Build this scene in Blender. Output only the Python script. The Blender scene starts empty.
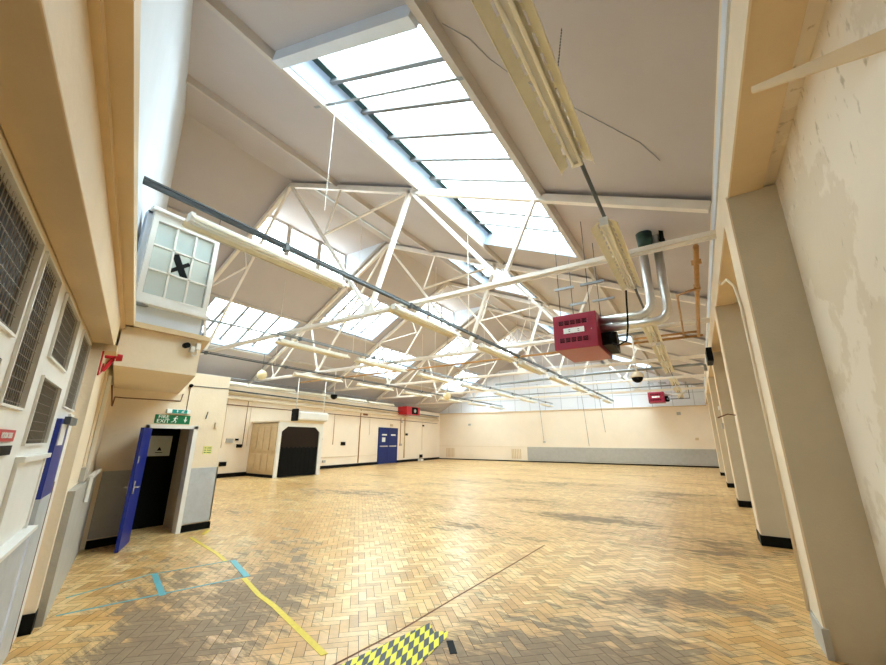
import bpy, bmesh, math, random
from mathutils import Vector, Matrix
random.seed(7)
SC = bpy.context.scene
COL = SC.collection
S = 1.55

# ------------------------------------------------------------------ materials
def mat(name, col, rough=0.6, metal=0.0, noise=0.0, nscale=3.0, col2=None, bump=0.0, bscale=40.0, coat=0.0, spec=None):
    m = bpy.data.materials.new(name); m.use_nodes = True
    nt = m.node_tree; b = nt.nodes['Principled BSDF']
    b.inputs['Base Color'].default_value = (*col, 1)
    b.inputs['Roughness'].default_value = rough
    b.inputs['Metallic'].default_value = metal
    if coat: b.inputs['Coat Weight'].default_value = coat
    if spec is not None: b.inputs['Specular IOR Level'].default_value = spec
    tc = nt.nodes.new('ShaderNodeTexCoord')
    if noise or col2:
        n = nt.nodes.new('ShaderNodeTexNoise'); n.inputs['Scale'].default_value = nscale
        n.inputs['Detail'].default_value = 6; n.inputs['Roughness'].default_value = 0.65
        nt.links.new(tc.outputs['Object'], n.inputs['Vector'])
        r = nt.nodes.new('ShaderNodeValToRGB')
        c2 = col2 or tuple(c * (1 - noise) for c in col)
        r.color_ramp.elements[0].position = 0.32; r.color_ramp.elements[0].color = (*c2, 1)
        r.color_ramp.elements[1].position = 0.62; r.color_ramp.elements[1].color = (*col, 1)
        nt.links.new(n.outputs['Fac'], r.inputs['Fac'])
        nt.links.new(r.outputs['Color'], b.inputs['Base Color'])
    if bump:
        n2 = nt.nodes.new('ShaderNodeTexNoise'); n2.inputs['Scale'].default_value = bscale; n2.inputs['Detail'].default_value = 4
        nt.links.new(tc.outputs['Object'], n2.inputs['Vector'])
        bp = nt.nodes.new('ShaderNodeBump'); bp.inputs['Strength'].default_value = bump; bp.inputs['Distance'].default_value = 0.01
        nt.links.new(n2.outputs['Fac'], bp.inputs['Height']); nt.links.new(bp.outputs['Normal'], b.inputs['Normal'])
    return m

M = {}
M['cream'] = mat('cream paint', (0.86, 0.72, 0.53), 0.6, noise=0.07, nscale=1.3, bump=0.25, bscale=25)
M['lining'] = mat('pale blue grey lining paint', (0.40, 0.48, 0.60), 0.6, noise=0.05)
M['bar'] = mat('grey glazing bar', (0.20, 0.20, 0.20), 0.6)
M['cream_wall'] = mat('cream wall paint', (0.94, 0.81, 0.65), 0.6, noise=0.05, nscale=0.8, bump=0.2, bscale=12)
M['tan'] = mat('ochre cream paint', (0.72, 0.54, 0.32), 0.55, noise=0.08, nscale=1.5, bump=0.2, bscale=30)
M['white'] = mat('white gloss paint', (0.86, 0.84, 0.80), 0.4, noise=0.06, nscale=4)
M['steel_white'] = mat('cream painted steel', (0.92, 0.85, 0.77), 0.4, noise=0.10, nscale=2.0)
M['ceiling'] = mat('ceiling board', (0.53, 0.48, 0.475), 0.8, noise=0.04, nscale=1.2, bump=0.15, bscale=30)
M['purlin'] = mat('purlin paint', (0.58, 0.53, 0.49), 0.6, noise=0.08, nscale=3)
M['blue_white'] = mat('cool white paint', (0.72, 0.77, 0.85), 0.55, noise=0.06, nscale=1.2)
M['grey'] = mat('grey dado paint', (0.47, 0.45, 0.41), 0.5, noise=0.12, nscale=5, bump=0.2, bscale=50)
M['grey_light'] = mat('light grey metal sheet', (0.52, 0.54, 0.56), 0.4, noise=0.15, nscale=9)
M['black'] = mat('black paint', (0.004, 0.004, 0.004), 0.55, spec=0.12)
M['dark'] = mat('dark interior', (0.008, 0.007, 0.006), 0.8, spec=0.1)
M['blue'] = mat('blue gloss paint', (0.006, 0.022, 0.27), 0.35, noise=0.1, nscale=6)
M['navy'] = mat('navy door paint', (0.006, 0.022, 0.15), 0.4, spec=0.25, noise=0.1, nscale=3)
M['red'] = mat('red enamel', (0.30, 0.012, 0.035), 0.35, noise=0.08, nscale=5)
M['red_bright'] = mat('signal red', (0.55, 0.01, 0.02), 0.3)
M['copper'] = mat('ochre painted pipe', (0.52, 0.27, 0.09), 0.45, noise=0.25, nscale=8)
M['steel'] = mat('bright steel duct', (0.75, 0.74, 0.72), 0.38, 1.0, noise=0.12, nscale=6)
M['galv'] = mat('grey galvanised steel', (0.30, 0.33, 0.35), 0.45, 0.5, noise=0.2, nscale=7)
M['darksteel'] = mat('dark conduit steel', (0.10, 0.11, 0.115), 0.45, 0.3)
M['rust'] = mat('bare rusty timber', (0.20, 0.08, 0.035), 0.8, noise=0.4, nscale=10)
M['olive'] = mat('aged cream light fitting', (0.82, 0.76, 0.60), 0.4, noise=0.1, nscale=5)
M['tube'] = mat('fluorescent tube glass', (0.95, 0.91, 0.80), 0.2, coat=0.5)
M['panel_tan'] = mat('stained pine panelling', (0.60, 0.44, 0.25), 0.55, noise=0.15, nscale=4)
M['sign_green'] = mat('safety sign green', (0.0, 0.17, 0.06), 0.4)
M['sign_teal'] = mat('teal sign', (0.0, 0.30, 0.26), 0.4)
M['sign_white'] = mat('sign white', (0.85, 0.88, 0.85), 0.4)
M['yellow'] = mat('yellow tape', (0.80, 0.60, 0.04), 0.45, noise=0.15, nscale=20)
M['cyan'] = mat('blue floor tape', (0.12, 0.42, 0.48), 0.5, noise=0.2, nscale=30)
M['note_yellow'] = mat('yellow notice card', (0.80, 0.72, 0.25), 0.5)
M['wire'] = mat('galvanised wire mesh', (0.34, 0.30, 0.25), 0.5, 0.2)
M['bottlegreen'] = mat('dark green cowl', (0.015, 0.05, 0.04), 0.45)
M['plastic'] = mat('cream plastic globe', (0.80, 0.68, 0.40), 0.3)
M['glassdark'] = mat('dark glazing', (0.035, 0.026, 0.02), 0.5, noise=0.6, nscale=5, spec=0.15)

# grey cream pier paint with damp stain patches
def worn_wall():
    m = mat('worn plaster paint', (0.66, 0.56, 0.41), 0.6)
    nt = m.node_tree; b = nt.nodes['Principled BSDF']; L = nt.links
    tc = nt.nodes.new('ShaderNodeTexCoord')
    n = nt.nodes.new('ShaderNodeTexNoise'); n.inputs['Scale'].default_value = 0.9; n.inputs['Detail'].default_value = 9; n.inputs['Roughness'].default_value = 0.6
    L.new(tc.outputs['Object'], n.inputs['Vector'])
    r = nt.nodes.new('ShaderNodeValToRGB'); e = r.color_ramp.elements
    e[0].position = 0.465; e[0].color = (0.74, 0.62, 0.47, 1); e[1].position = 0.485; e[1].color = (0.84, 0.73, 0.59, 1)
    L.new(n.outputs['Fac'], r.inputs['Fac'])
    n2 = nt.nodes.new('ShaderNodeTexNoise'); n2.inputs['Scale'].default_value = 14; n2.inputs['Detail'].default_value = 8
    mp = nt.nodes.new('ShaderNodeMapping'); mp.inputs['Scale'].default_value = (1, 1, 0.5)
    L.new(tc.outputs['Object'], mp.inputs['Vector']); L.new(mp.outputs['Vector'], n2.inputs['Vector'])
    sx = nt.nodes.new('ShaderNodeSeparateXYZ'); L.new(tc.outputs['Object'], sx.inputs['Vector'])
    hi = nt.nodes.new('ShaderNodeMapRange'); hi.inputs['From Min'].default_value = 2.3; hi.inputs['From Max'].default_value = 4.0; hi.inputs['To Min'].default_value = 0.0; hi.inputs['To Max'].default_value = 0.10
    L.new(sx.outputs['Z'], hi.inputs['Value'])
    ad = nt.nodes.new('ShaderNodeMath'); ad.operation = 'ADD'; L.new(n2.outputs['Fac'], ad.inputs[0]); L.new(hi.outputs['Result'], ad.inputs[1])
    r2 = nt.nodes.new('ShaderNodeValToRGB'); r2.color_ramp.elements[0].position = 0.70; r2.color_ramp.elements[1].position = 0.80
    L.new(ad.outputs[0], r2.inputs['Fac'])
    mx = nt.nodes.new('ShaderNodeMix'); mx.data_type = 'RGBA'; mx.inputs['B'].default_value = (0.52, 0.42, 0.28, 1)
    L.new(r2.outputs['Color'], mx.inputs['Factor']); L.new(r.outputs['Color'], mx.inputs['A']); L.new(mx.outputs['Result'], b.inputs['Base Color'])
    bp = nt.nodes.new('ShaderNodeBump'); bp.inputs['Strength'].default_value = 0.3; bp.inputs['Distance'].default_value = 0.01
    L.new(n2.outputs['Fac'], bp.inputs['Height']); L.new(bp.outputs['Normal'], b.inputs['Normal'])
    return m
M['worn'] = worn_wall()
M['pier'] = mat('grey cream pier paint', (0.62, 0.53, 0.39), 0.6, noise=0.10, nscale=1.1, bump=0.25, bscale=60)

def gable_panels():
    m = mat('cool white gable boards', (0.84, 0.87, 0.94), 0.5)
    nt = m.node_tree; b = nt.nodes['Principled BSDF']; L = nt.links
    tc = nt.nodes.new('ShaderNodeTexCoord'); sx = nt.nodes.new('ShaderNodeSeparateXYZ'); cb = nt.nodes.new('ShaderNodeCombineXYZ')
    L.new(tc.outputs['Object'], sx.inputs['Vector']); L.new(sx.outputs['X'], cb.inputs['X']); L.new(sx.outputs['Z'], cb.inputs['Y'])
    br = nt.nodes.new('ShaderNodeTexBrick'); br.offset = 0.0
    br.inputs['Color1'].default_value = (0.84, 0.87, 0.94, 1); br.inputs['Color2'].default_value = (0.81, 0.84, 0.92, 1)
    br.inputs['Mortar'].default_value = (0.50, 0.52, 0.57, 1); br.inputs['Scale'].default_value = 1.0
    br.inputs['Mortar Size'].default_value = 0.018; br.inputs['Brick Width'].default_value = 1.25; br.inputs['Row Height'].default_value = 1.2
    L.new(cb.outputs['Vector'], br.inputs['Vector']); L.new(br.outputs['Color'], b.inputs['Base Color'])
    return m
M['gable'] = gable_panels()

def skyglass():
    m = bpy.data.materials.new('wired skylight glass'); m.use_nodes = True
    nt = m.node_tree; nt.nodes.clear(); L = nt.links
    o = nt.nodes.new('ShaderNodeOutputMaterial'); t = nt.nodes.new('ShaderNodeBsdfTransparent'); t.inputs['Color'].default_value = (0.90, 0.97, 0.97, 1)
    tr = nt.nodes.new('ShaderNodeBsdfTranslucent'); tr.inputs['Color'].default_value = (0.8, 0.9, 0.9, 1)
    g = nt.nodes.new('ShaderNodeBsdfGlossy'); g.inputs['Roughness'].default_value = 0.1
    a = nt.nodes.new('ShaderNodeMixShader'); a.inputs[0].default_value = 0.15; L.new(t.outputs[0], a.inputs[1]); L.new(tr.outputs[0], a.inputs[2])
    c = nt.nodes.new('ShaderNodeMixShader'); c.inputs[0].default_value = 0.04; L.new(a.outputs[0], c.inputs[1]); L.new(g.outputs[0], c.inputs[2])
    L.new(c.outputs[0], o.inputs['Surface']); return m
M['skyglass'] = skyglass()

def paleglass():
    m = bpy.data.materials.new('pale reflective glass'); m.use_nodes = True
    nt = m.node_tree; nt.nodes.clear(); L = nt.links
    o = nt.nodes.new('ShaderNodeOutputMaterial'); d = nt.nodes.new('ShaderNodeBsdfDiffuse')
    g = nt.nodes.new('ShaderNodeBsdfGlossy'); g.inputs['Roughness'].default_value = 0.03
    d.inputs['Color'].default_value = (0.78, 0.92, 0.92, 1)
    c = nt.nodes.new('ShaderNodeMixShader'); c.inputs[0].default_value = 0.4; L.new(d.outputs[0], c.inputs[1]); L.new(g.outputs[0], c.inputs[2])
    L.new(c.outputs[0], o.inputs['Surface']); return m
M['paleglass'] = paleglass()

def floor_mat():
    m = bpy.data.materials.new('herringbone parquet'); m.use_nodes = True
    nt = m.node_tree; b = nt.nodes['Principled BSDF']; L = nt.links; N = nt.nodes.new
    at = N('ShaderNodeAttribute'); at.attribute_name = 'rnd'
    r = N('ShaderNodeValToRGB'); e = r.color_ramp.elements
    e[0].position = 0.0; e[0].color = (0.58, 0.32, 0.11, 1); e[1].position = 1.0; e[1].color = (0.96, 0.70, 0.35, 1)
    x = e.new(0.35); x.color = (0.77, 0.47, 0.18, 1); x = e.new(0.7); x.color = (0.87, 0.58, 0.25, 1)
    L.new(at.outputs['Fac'], r.inputs['Fac'])
    tc = N('ShaderNodeTexCoord'); P = tc.outputs['Object']
    def noise(scale, detail=6, rough=0.6, stretch=None):
        n = N('ShaderNodeTexNoise'); n.inputs['Scale'].default_value = scale; n.inputs['Detail'].default_value = detail; n.inputs['Roughness'].default_value = rough
        if stretch:
            mp = N('ShaderNodeMapping'); mp.inputs['Scale'].default_value = stretch; mp.inputs['Rotation'].default_value = (0, 0, 0.32); L.new(P, mp.inputs['Vector']); L.new(mp.outputs['Vector'], n.inputs['Vector'])
        else: L.new(P, n.inputs['Vector'])
        return n.outputs['Fac']
    def math_(op, a, b_):
        n = N('ShaderNodeMath'); n.operation = op
        for i, v in enumerate((a, b_)):
            if isinstance(v, (int, float)): n.inputs[i].default_value = v
            else: L.new(v, n.inputs[i])
        return n.outputs[0]
    # worn spots: ellipses (cx, cy, rx, ry, angle, weight)
    spots = [(-0.7, 3.3, 1.0, 0.75, 0.2, .26), (-0.25, 5.2, 0.8, 0.45, 0.4, .22), (-1.6, 2.6, 0.5, 0.4, 0, .2), (-3.6, 2.3, 1.2, 0.25, 2.75, .17), (-4.3, 1.9, 1.6, 0.35, 2.8, .19),
             (-3.9, 3.0, 0.8, 0.35, 2.7, .16), (-5.0, 3.7, 1.5, 0.5, 2.6, .14), (-2.3, 9.0, 1.2, 0.5, 0.1, .2), (-3.3, 1.6, 1.0, 0.3, 2.8, .18), (0.1, 7.5, 0.4, 1.0, 0, .15),
             (-9, 9.5, 2.0, 0.7, 0.3, .12), (-6, 15, 2.5, 1.0, 0.3, .12), (-1.2, 14, 1.0, 2.0, 0, .12), (-4, 7, 1.5, .5, 2.9, .10)]
    tot = None
    for cx, cy, rx, ry, a, w in spots:
        mp = N('ShaderNodeMapping'); mp.vector_type = 'TEXTURE'; mp.inputs['Location'].default_value = (cx, cy, 0); mp.inputs['Rotation'].default_value = (0, 0, a); mp.inputs['Scale'].default_value = (rx * 1.6, ry * 1.6, 1)
        L.new(P, mp.inputs['Vector']); g = N('ShaderNodeTexGradient'); g.gradient_type = 'SPHERICAL'; L.new(mp.outputs['Vector'], g.inputs['Vector'])
        v = math_('MULTIPLY', g.outputs['Fac'], w)
        tot = v if tot is None else math_('ADD', tot, v)
    w1 = noise(0.55, 8, 0.62, (0.6, 1.6, 1)); w2 = noise(4.2, 8, 0.8, (0.38, 1.9, 1))
    worn = math_('ADD', math_('MULTIPLY', w1, 0.55), math_('MULTIPLY', w2, 0.70)); worn = math_('ADD', worn, tot)
    worn = math_('ADD', worn, math_('MULTIPLY', at.outputs['Fac'], 0.14))
    mr = N('ShaderNodeMapRange'); mr.inputs['From Min'].default_value = 0.745; mr.inputs['From Max'].default_value = 0.86; mr.clamp = True
    L.new(worn, mr.inputs['Value'])
    fac = math_('MULTIPLY', mr.outputs['Result'], 0.85)
    om = N('ShaderNodeMapRange'); om.inputs['From Min'].default_value = 0.46; om.inputs['From Max'].default_value = 0.66; om.inputs['To Max'].default_value = 0.55; L.new(noise(0.35, 5, 0.6), om.inputs['Value'])
    ox = N('ShaderNodeMix'); ox.data_type = 'RGBA'; ox.inputs['B'].default_value = (0.66, 0.34, 0.10, 1); L.new(om.outputs['Result'], ox.inputs['Factor']); L.new(r.outputs['Color'], ox.inputs['A'])
    mx = N('ShaderNodeMix'); mx.data_type = 'RGBA'; mx.inputs['B'].default_value = (0.20, 0.135, 0.085, 1)
    L.new(fac, mx.inputs['Factor']); L.new(ox.outputs['Result'], mx.inputs['A'])
    # fine grain and orange tint
    gr = noise(9, 6, 0.7); r3 = N('ShaderNodeMapRange'); r3.inputs['From Min'].default_value = 0.3; r3.inputs['From Max'].default_value = 0.7; r3.inputs['To Min'].default_value = 0.80; r3.inputs['To Max'].default_value = 1.12; L.new(gr, r3.inputs['Value'])
    mu = N('ShaderNodeVectorMath'); mu.operation = 'SCALE'; L.new(mx.outputs['Result'], mu.inputs[0]); L.new(r3.outputs['Result'], mu.inputs['Scale'])
    L.new(mu.outputs['Vector'], b.inputs['Base Color'])
    ro = N('ShaderNodeMapRange'); ro.inputs['To Min'].default_value = 0.30; ro.inputs['To Max'].default_value = 0.62; L.new(mr.outputs['Result'], ro.inputs['Value']); L.new(ro.outputs['Result'], b.inputs['Roughness'])
    return m
M['parquet'] = floor_mat()
M['groove'] = mat('floor groove', (0.07, 0.035, 0.015), 0.8)

# ------------------------------------------------------------------ mesh helpers
class B:
    def __init__(s): s.bm = bmesh.new()
    def hexa(s, p):
        v = [s.bm.verts.new(q) for q in p]
        for f in ((0,3,2,1),(4,5,6,7),(0,1,5,4),(1,2,6,5),(2,3,7,6),(3,0,4,7)): s.bm.faces.new([v[i] for i in f])
        return s
    def box(s, x0, x1, y0, y1, z0, z1):
        return s.hexa([(x0,y0,z0),(x1,y0,z0),(x1,y1,z0),(x0,y1,z0),(x0,y0,z1),(x1,y0,z1),(x1,y1,z1),(x0,y1,z1)])
    def bar(s, a, b, w, h, up=(0,0,1), ext=0.0):
        a = Vector(a); b = Vector(b); d = (b - a).normalized(); u = Vector(up)
        if abs(d.dot(u)) > 0.98: u = Vector((0,1,0))
        r = d.cross(u).normalized(); u = r.cross(d).normalized(); a = a - d*ext; b = b + d*ext
        q = []
        for c in (a, b):
            q += [c - r*w/2 - u*h/2, c + r*w/2 - u*h/2, c + r*w/2 + u*h/2, c - r*w/2 + u*h/2]
        return s.hexa(q)
    def tube(s, a, b, r, n=10, r2=None):
        a = Vector(a); b = Vector(b); d = (b - a).normalized(); u = Vector((0,0,1)) if abs(d.z) < .9 else Vector((1,0,0))
        x = d.cross(u).normalized(); y = d.cross(x); r2 = r if r2 is None else r2
        A = [s.bm.verts.new(a + (x*math.cos(t) + y*math.sin(t))*r) for t in [2*math.pi*i/n for i in range(n)]]
        C = [s.bm.verts.new(b + (x*math.cos(t) + y*math.sin(t))*r2) for t in [2*math.pi*i/n for i in range(n)]]
        for i in range(n): f = s.bm.faces.new([A[i], A[(i+1)%n], C[(i+1)%n], C[i]]); f.smooth = True
        s.bm.faces.new(A[::-1]); s.bm.faces.new(C); return s
    def path(s, pts, r, n=8):
        # bent pipe swept through the points as one surface
        pts = [Vector(p) for p in pts]; rings = []
        u = None
        for i, p in enumerate(pts):
            d = (pts[min(i+1, len(pts)-1)] - pts[max(i-1, 0)]).normalized()
            if u is None: u = d.orthogonal().normalized()
            u = (u - d*u.dot(d)).normalized(); v = d.cross(u)
            rings.append([s.bm.verts.new(p + (u*math.cos(2*math.pi*k/n) + v*math.sin(2*math.pi*k/n))*r) for k in range(n)])
        for a, b in zip(rings, rings[1:]):
            for k in range(n): f = s.bm.faces.new([a[k], a[(k+1)%n], b[(k+1)%n], b[k]]); f.smooth = True
        s.bm.faces.new(rings[0][::-1]); s.bm.faces.new(rings[-1]); return s
    def sphere(s, c, r, seg=16, ring=10, zmin=-1.0, zmax=1.0, sz=1.0):
        rows = []
        for j in range(ring+1):
            t = zmin + (zmax - zmin)*j/ring
            t = math.sin(math.asin(max(-1,zmin)) + (math.asin(min(1,zmax)) - math.asin(max(-1,zmin)))*j/ring)
            rr = math.sqrt(max(0.0, 1 - t*t))
            rows.append([s.bm.verts.new((c[0]+r*max(rr,.002)*math.cos(2*math.pi*k/seg), c[1]+r*max(rr,.002)*math.sin(2*math.pi*k/seg), c[2]+r*t*sz)) for k in range(seg)])
        for a, b in zip(rows, rows[1:]):
            for k in range(seg): f = s.bm.faces.new([a[k], a[(k+1)%seg], b[(k+1)%seg], b[k]]); f.smooth = True
        s.bm.faces.new(rows[0][::-1]); s.bm.faces.new(rows[-1]); return s
    def prism(s, poly, off):
        # polygon (list of 3d points) extruded by vector off
        off = Vector(off); A = [s.bm.verts.new(p) for p in poly]; C = [s.bm.verts.new(Vector(p)+off) for p in poly]; n = len(A)
        s.bm.faces.new(A[::-1]); s.bm.faces.new(C)
        for i in range(n): s.bm.faces.new([A[i], A[(i+1)%n], C[(i+1)%n], C[i]])
        return s

ORG = {}
def obj(name, b, m, parent=None, bevel=0.0, label=None):
    o0 = ORG.get(parent.name, Vector((0,0,0))) if parent else Vector((0,0,0))
    bmesh.ops.recalc_face_normals(b.bm, faces=b.bm.faces)
    me = bpy.data.meshes.new(name)
    if not parent:
        xs = [v.co for v in b.bm.verts]; lo = Vector([min(c[i] for c in xs) for i in range(3)]); hi = Vector([max(c[i] for c in xs) for i in range(3)])
        o0 = Vector(((lo.x+hi.x)/2, (lo.y+hi.y)/2, lo.z))
        if m in (M['parquet'], M['gable'], M['worn']): o0 = Vector((0,0,0))
    bmesh.ops.translate(b.bm, verts=b.bm.verts, vec=-o0)
    b.bm.to_mesh(me); b.bm.free(); me.materials.append(m)
    o = bpy.data.objects.new(name, me); COL.objects.link(o)
    if parent: o.parent = parent
    else: o.location = o0
    ORG[o.name] = o0
    if label: o['label'] = label
    if bevel:
        md = o.modifiers.new('bevel', 'BEVEL'); md.width = bevel; md.segments = 2; md.limit_method = 'ANGLE'
    return o
def thing(name, label, cat, loc, group=None, kind=None):
    o = bpy.data.objects.new(name, None); COL.objects.link(o); o.location = loc; o.empty_display_size = .1
    o['label'] = label; o['category'] = cat
    if group: o['group'] = group
    if kind: o['kind'] = kind
    ORG[o.name] = Vector(loc); return o
def tag(o, label, cat, group=None, kind=None):
    o['label'] = label; o['category'] = cat
    if group: o['group'] = group
    if kind: o['kind'] = kind
    return o
def struct(name, b, m, parent=None, label=None, cat=None, bevel=0):
    o = obj(name, b, m, parent, bevel)
    if not parent:
        o['kind'] = 'structure'
        o['label'] = label or name.replace('_', ' '); o['category'] = cat or name.split('_')[0]
    return o
def sthing(name, label, cat, loc=(0,0,0)):
    return thing(name, label, cat, loc, kind='structure')

# near wall frame: u along the wall (away to the left), v into the room, z up
NA = (.909 - .344*3.284)*S
ND = Vector((-.9456, .3253, 0)); NN = Vector((.3253, .9456, 0)); NO = Vector((0, NA, 0))
def W(u, z, v=0.0): return NO + ND*u + NN*v + Vector((0, 0, z))
def nbox(b, u0, u1, z0, z1, v0, v1):
    return b.hexa([W(u0,z0,v0), W(u1,z0,v0), W(u1,z0,v1), W(u0,z0,v1), W(u0,z1,v0), W(u1,z1,v0), W(u1,z1,v1), W(u0,z1,v1)])
def wl(Y): return -17.1 - (Y - 9.0)*0.1214       # left wall face X
def wf(X): return 29.6 + (X + 19.6)*0.0591       # far wall face Y

ZR = 9.65
def zr(X): return ZR - .44*(X + 9.95)
def zl(X): return ZR + .58*(X + 9.95)
def zroof(X): return zr(X) if X > -9.95 else zl(X)
TY = [6.18 + 4.72*i for i in range(5)]

# ------------------------------------------------------------------ floor
def make_floor():
    w = 0.08; L = 3; rot = math.radians(45); c, s = math.cos(rot), math.sin(rot)
    me = bpy.data.meshes.new('floor'); vs = []; fs = []; rn = []
    R = int(34/w)
    g = 0.0020
    ox, oy = -9.5, 14.5
    rr = random.Random(3)
    for i in range(-R, R):
        for j in range(-R, R):
            t = (i - j) % 6
            if t == 0: bx = (i*w, j*w, (i+L)*w, (j+1)*w)
            elif t == 5: bx = (i*w, j*w, (i+1)*w, (j+L)*w)
            else: continue
            mx, my = (bx[0]+bx[2])/2, (bx[1]+bx[3])/2
            X = c*mx - s*my + ox; Y = s*mx + c*my + oy
            if X > 1.25 or Y > 31.2 or Y < -1 or X < wl(Y) - .4 or X < -19.9 - 0: continue
            if Y < NA - .344*X - .45: continue
            k = len(vs)
            for px, py in ((bx[0]+g, bx[1]+g), (bx[2]-g, bx[1]+g), (bx[2]-g, bx[3]-g), (bx[0]+g, bx[3]-g)):
                vs.append((c*px - s*py + ox, s*px + c*py + oy, 0.0))
            fs.append((k, k+1, k+2, k+3)); rn.append(rr.random())
    me.from_pydata(vs, [], fs); a = me.attributes.new('rnd', 'FLOAT', 'FACE'); a.data.foreach_set('value', rn)
    me.materials.append(M['parquet'])
    o = bpy.data.objects.new('floor', me); COL.objects.link(o)
    o['kind'] = 'structure'; o['label'] = 'honey coloured herringbone parquet floor, worn grey in patches'; o['category'] = 'floor'
    b = B(); b.box(-20.5, 1.6, -1.5, 31.5, -0.15, -0.0025)
    struct('subfloor', b, M['groove'], o)
make_floor()

# ------------------------------------------------------------------ ceiling with openings and skylights
# (side, x0, x1, y0, y1)
SKY = [('r', -4.63, -1.95, 2.55, 9.35, 'large skylight in the right roof slope nearest the camera, black edged glass'),
       ('r', -7.35, -5.05, 11.45, 15.0, 'narrow skylight high in the right roof slope beside the ridge, behind the second truss'),
       ('r', -4.63, -1.95, 16.2, 20.0, 'skylight low in the right roof slope, hidden behind the large red heater'),
       ('r', -7.35, -5.05, 20.9, 24.5, 'farther skylight high in the right roof slope beside the ridge'),
       ('r', -4.63, -1.95, 25.6, 28.6, 'farthest skylight in the right roof slope, above the far red heater'),
       ('l', -17.0, -14.85, 6.75, 10.5, 'skylight low in the left slope just right of the high white window'),
       ('l', -14.6, -12.4, 11.4, 15.1, 'skylight halfway up the left slope, above the hanging lights'),
       ('l', -16.95, -14.85, 16.1, 19.8, 'skylight low in the left slope, third from the near end'),
       ('l', -14.6, -12.4, 20.9, 24.5, 'far skylight halfway up the left slope'),
       ('l', -16.9, -14.7, 25.4, 28.8, 'skylight low in the left slope next to the far white gable')]
DORM = [(-12.75, -9.2, 6.35, 10.75), (-12.75, -9.2, 15.8, 20.1), (-12.75, -9.2, 25.2, 29.4)]
def make_ceiling():
    b = B(); T = 0.10
    for side, zz, x0, x1 in (('r', zr, -9.95, 1.3), ('l', zl, -20.6, -9.95)):
        xs = {x0, x1}; ys = {-1.2, 31.6}
        holes = [(h[1]-.052, h[2]+.052, h[3]-.052, h[4]+.052) for h in SKY if h[0] == side]
        for d in DORM:
            if side == 'l': holes.append((-12.3, -9.95, d[2], d[3]))
        for h in holes: xs |= {h[0], h[1]}; ys |= {h[2], h[3]}
        xs = sorted(xs); ys = sorted(ys)
        V = {}
        def vert(x, y, t):
            k = (round(x,4), round(y,4), t)
            if k not in V: V[k] = b.bm.verts.new((x, y, zz(x) + (T if t else 0)))
            return V[k]
        solid = set()
        for i in range(len(xs)-1):
            for j in range(len(ys)-1):
                cx, cy = (xs[i]+xs[i+1])/2, (ys[j]+ys[j+1])/2
                if not any(h[0] < cx < h[1] and h[2] < cy < h[3] for h in holes): solid.add((i, j))
        for i, j in solid:
            q = [(xs[i],ys[j]), (xs[i+1],ys[j]), (xs[i+1],ys[j+1]), (xs[i],ys[j+1])]
            for t in (0, 1): b.bm.faces.new([vert(*p, t) for p in (q if t else q[::-1])])
            for di, dj, e in ((0,-1,(0,1)), (1,0,(1,2)), (0,1,(2,3)), (-1,0,(3,0))):
                if (i+di, j+dj) not in solid:
                    p, r = q[e[0]], q[e[1]]
                    b.bm.faces.new([vert(*p, 0), vert(*r, 0), vert(*r, 1), vert(*p, 1)])
    struct('ceiling', b, M['ceiling'], label='two pale grey beige boarded roof slopes meeting at a ridge', cat='ceiling')
make_ceiling()

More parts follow.
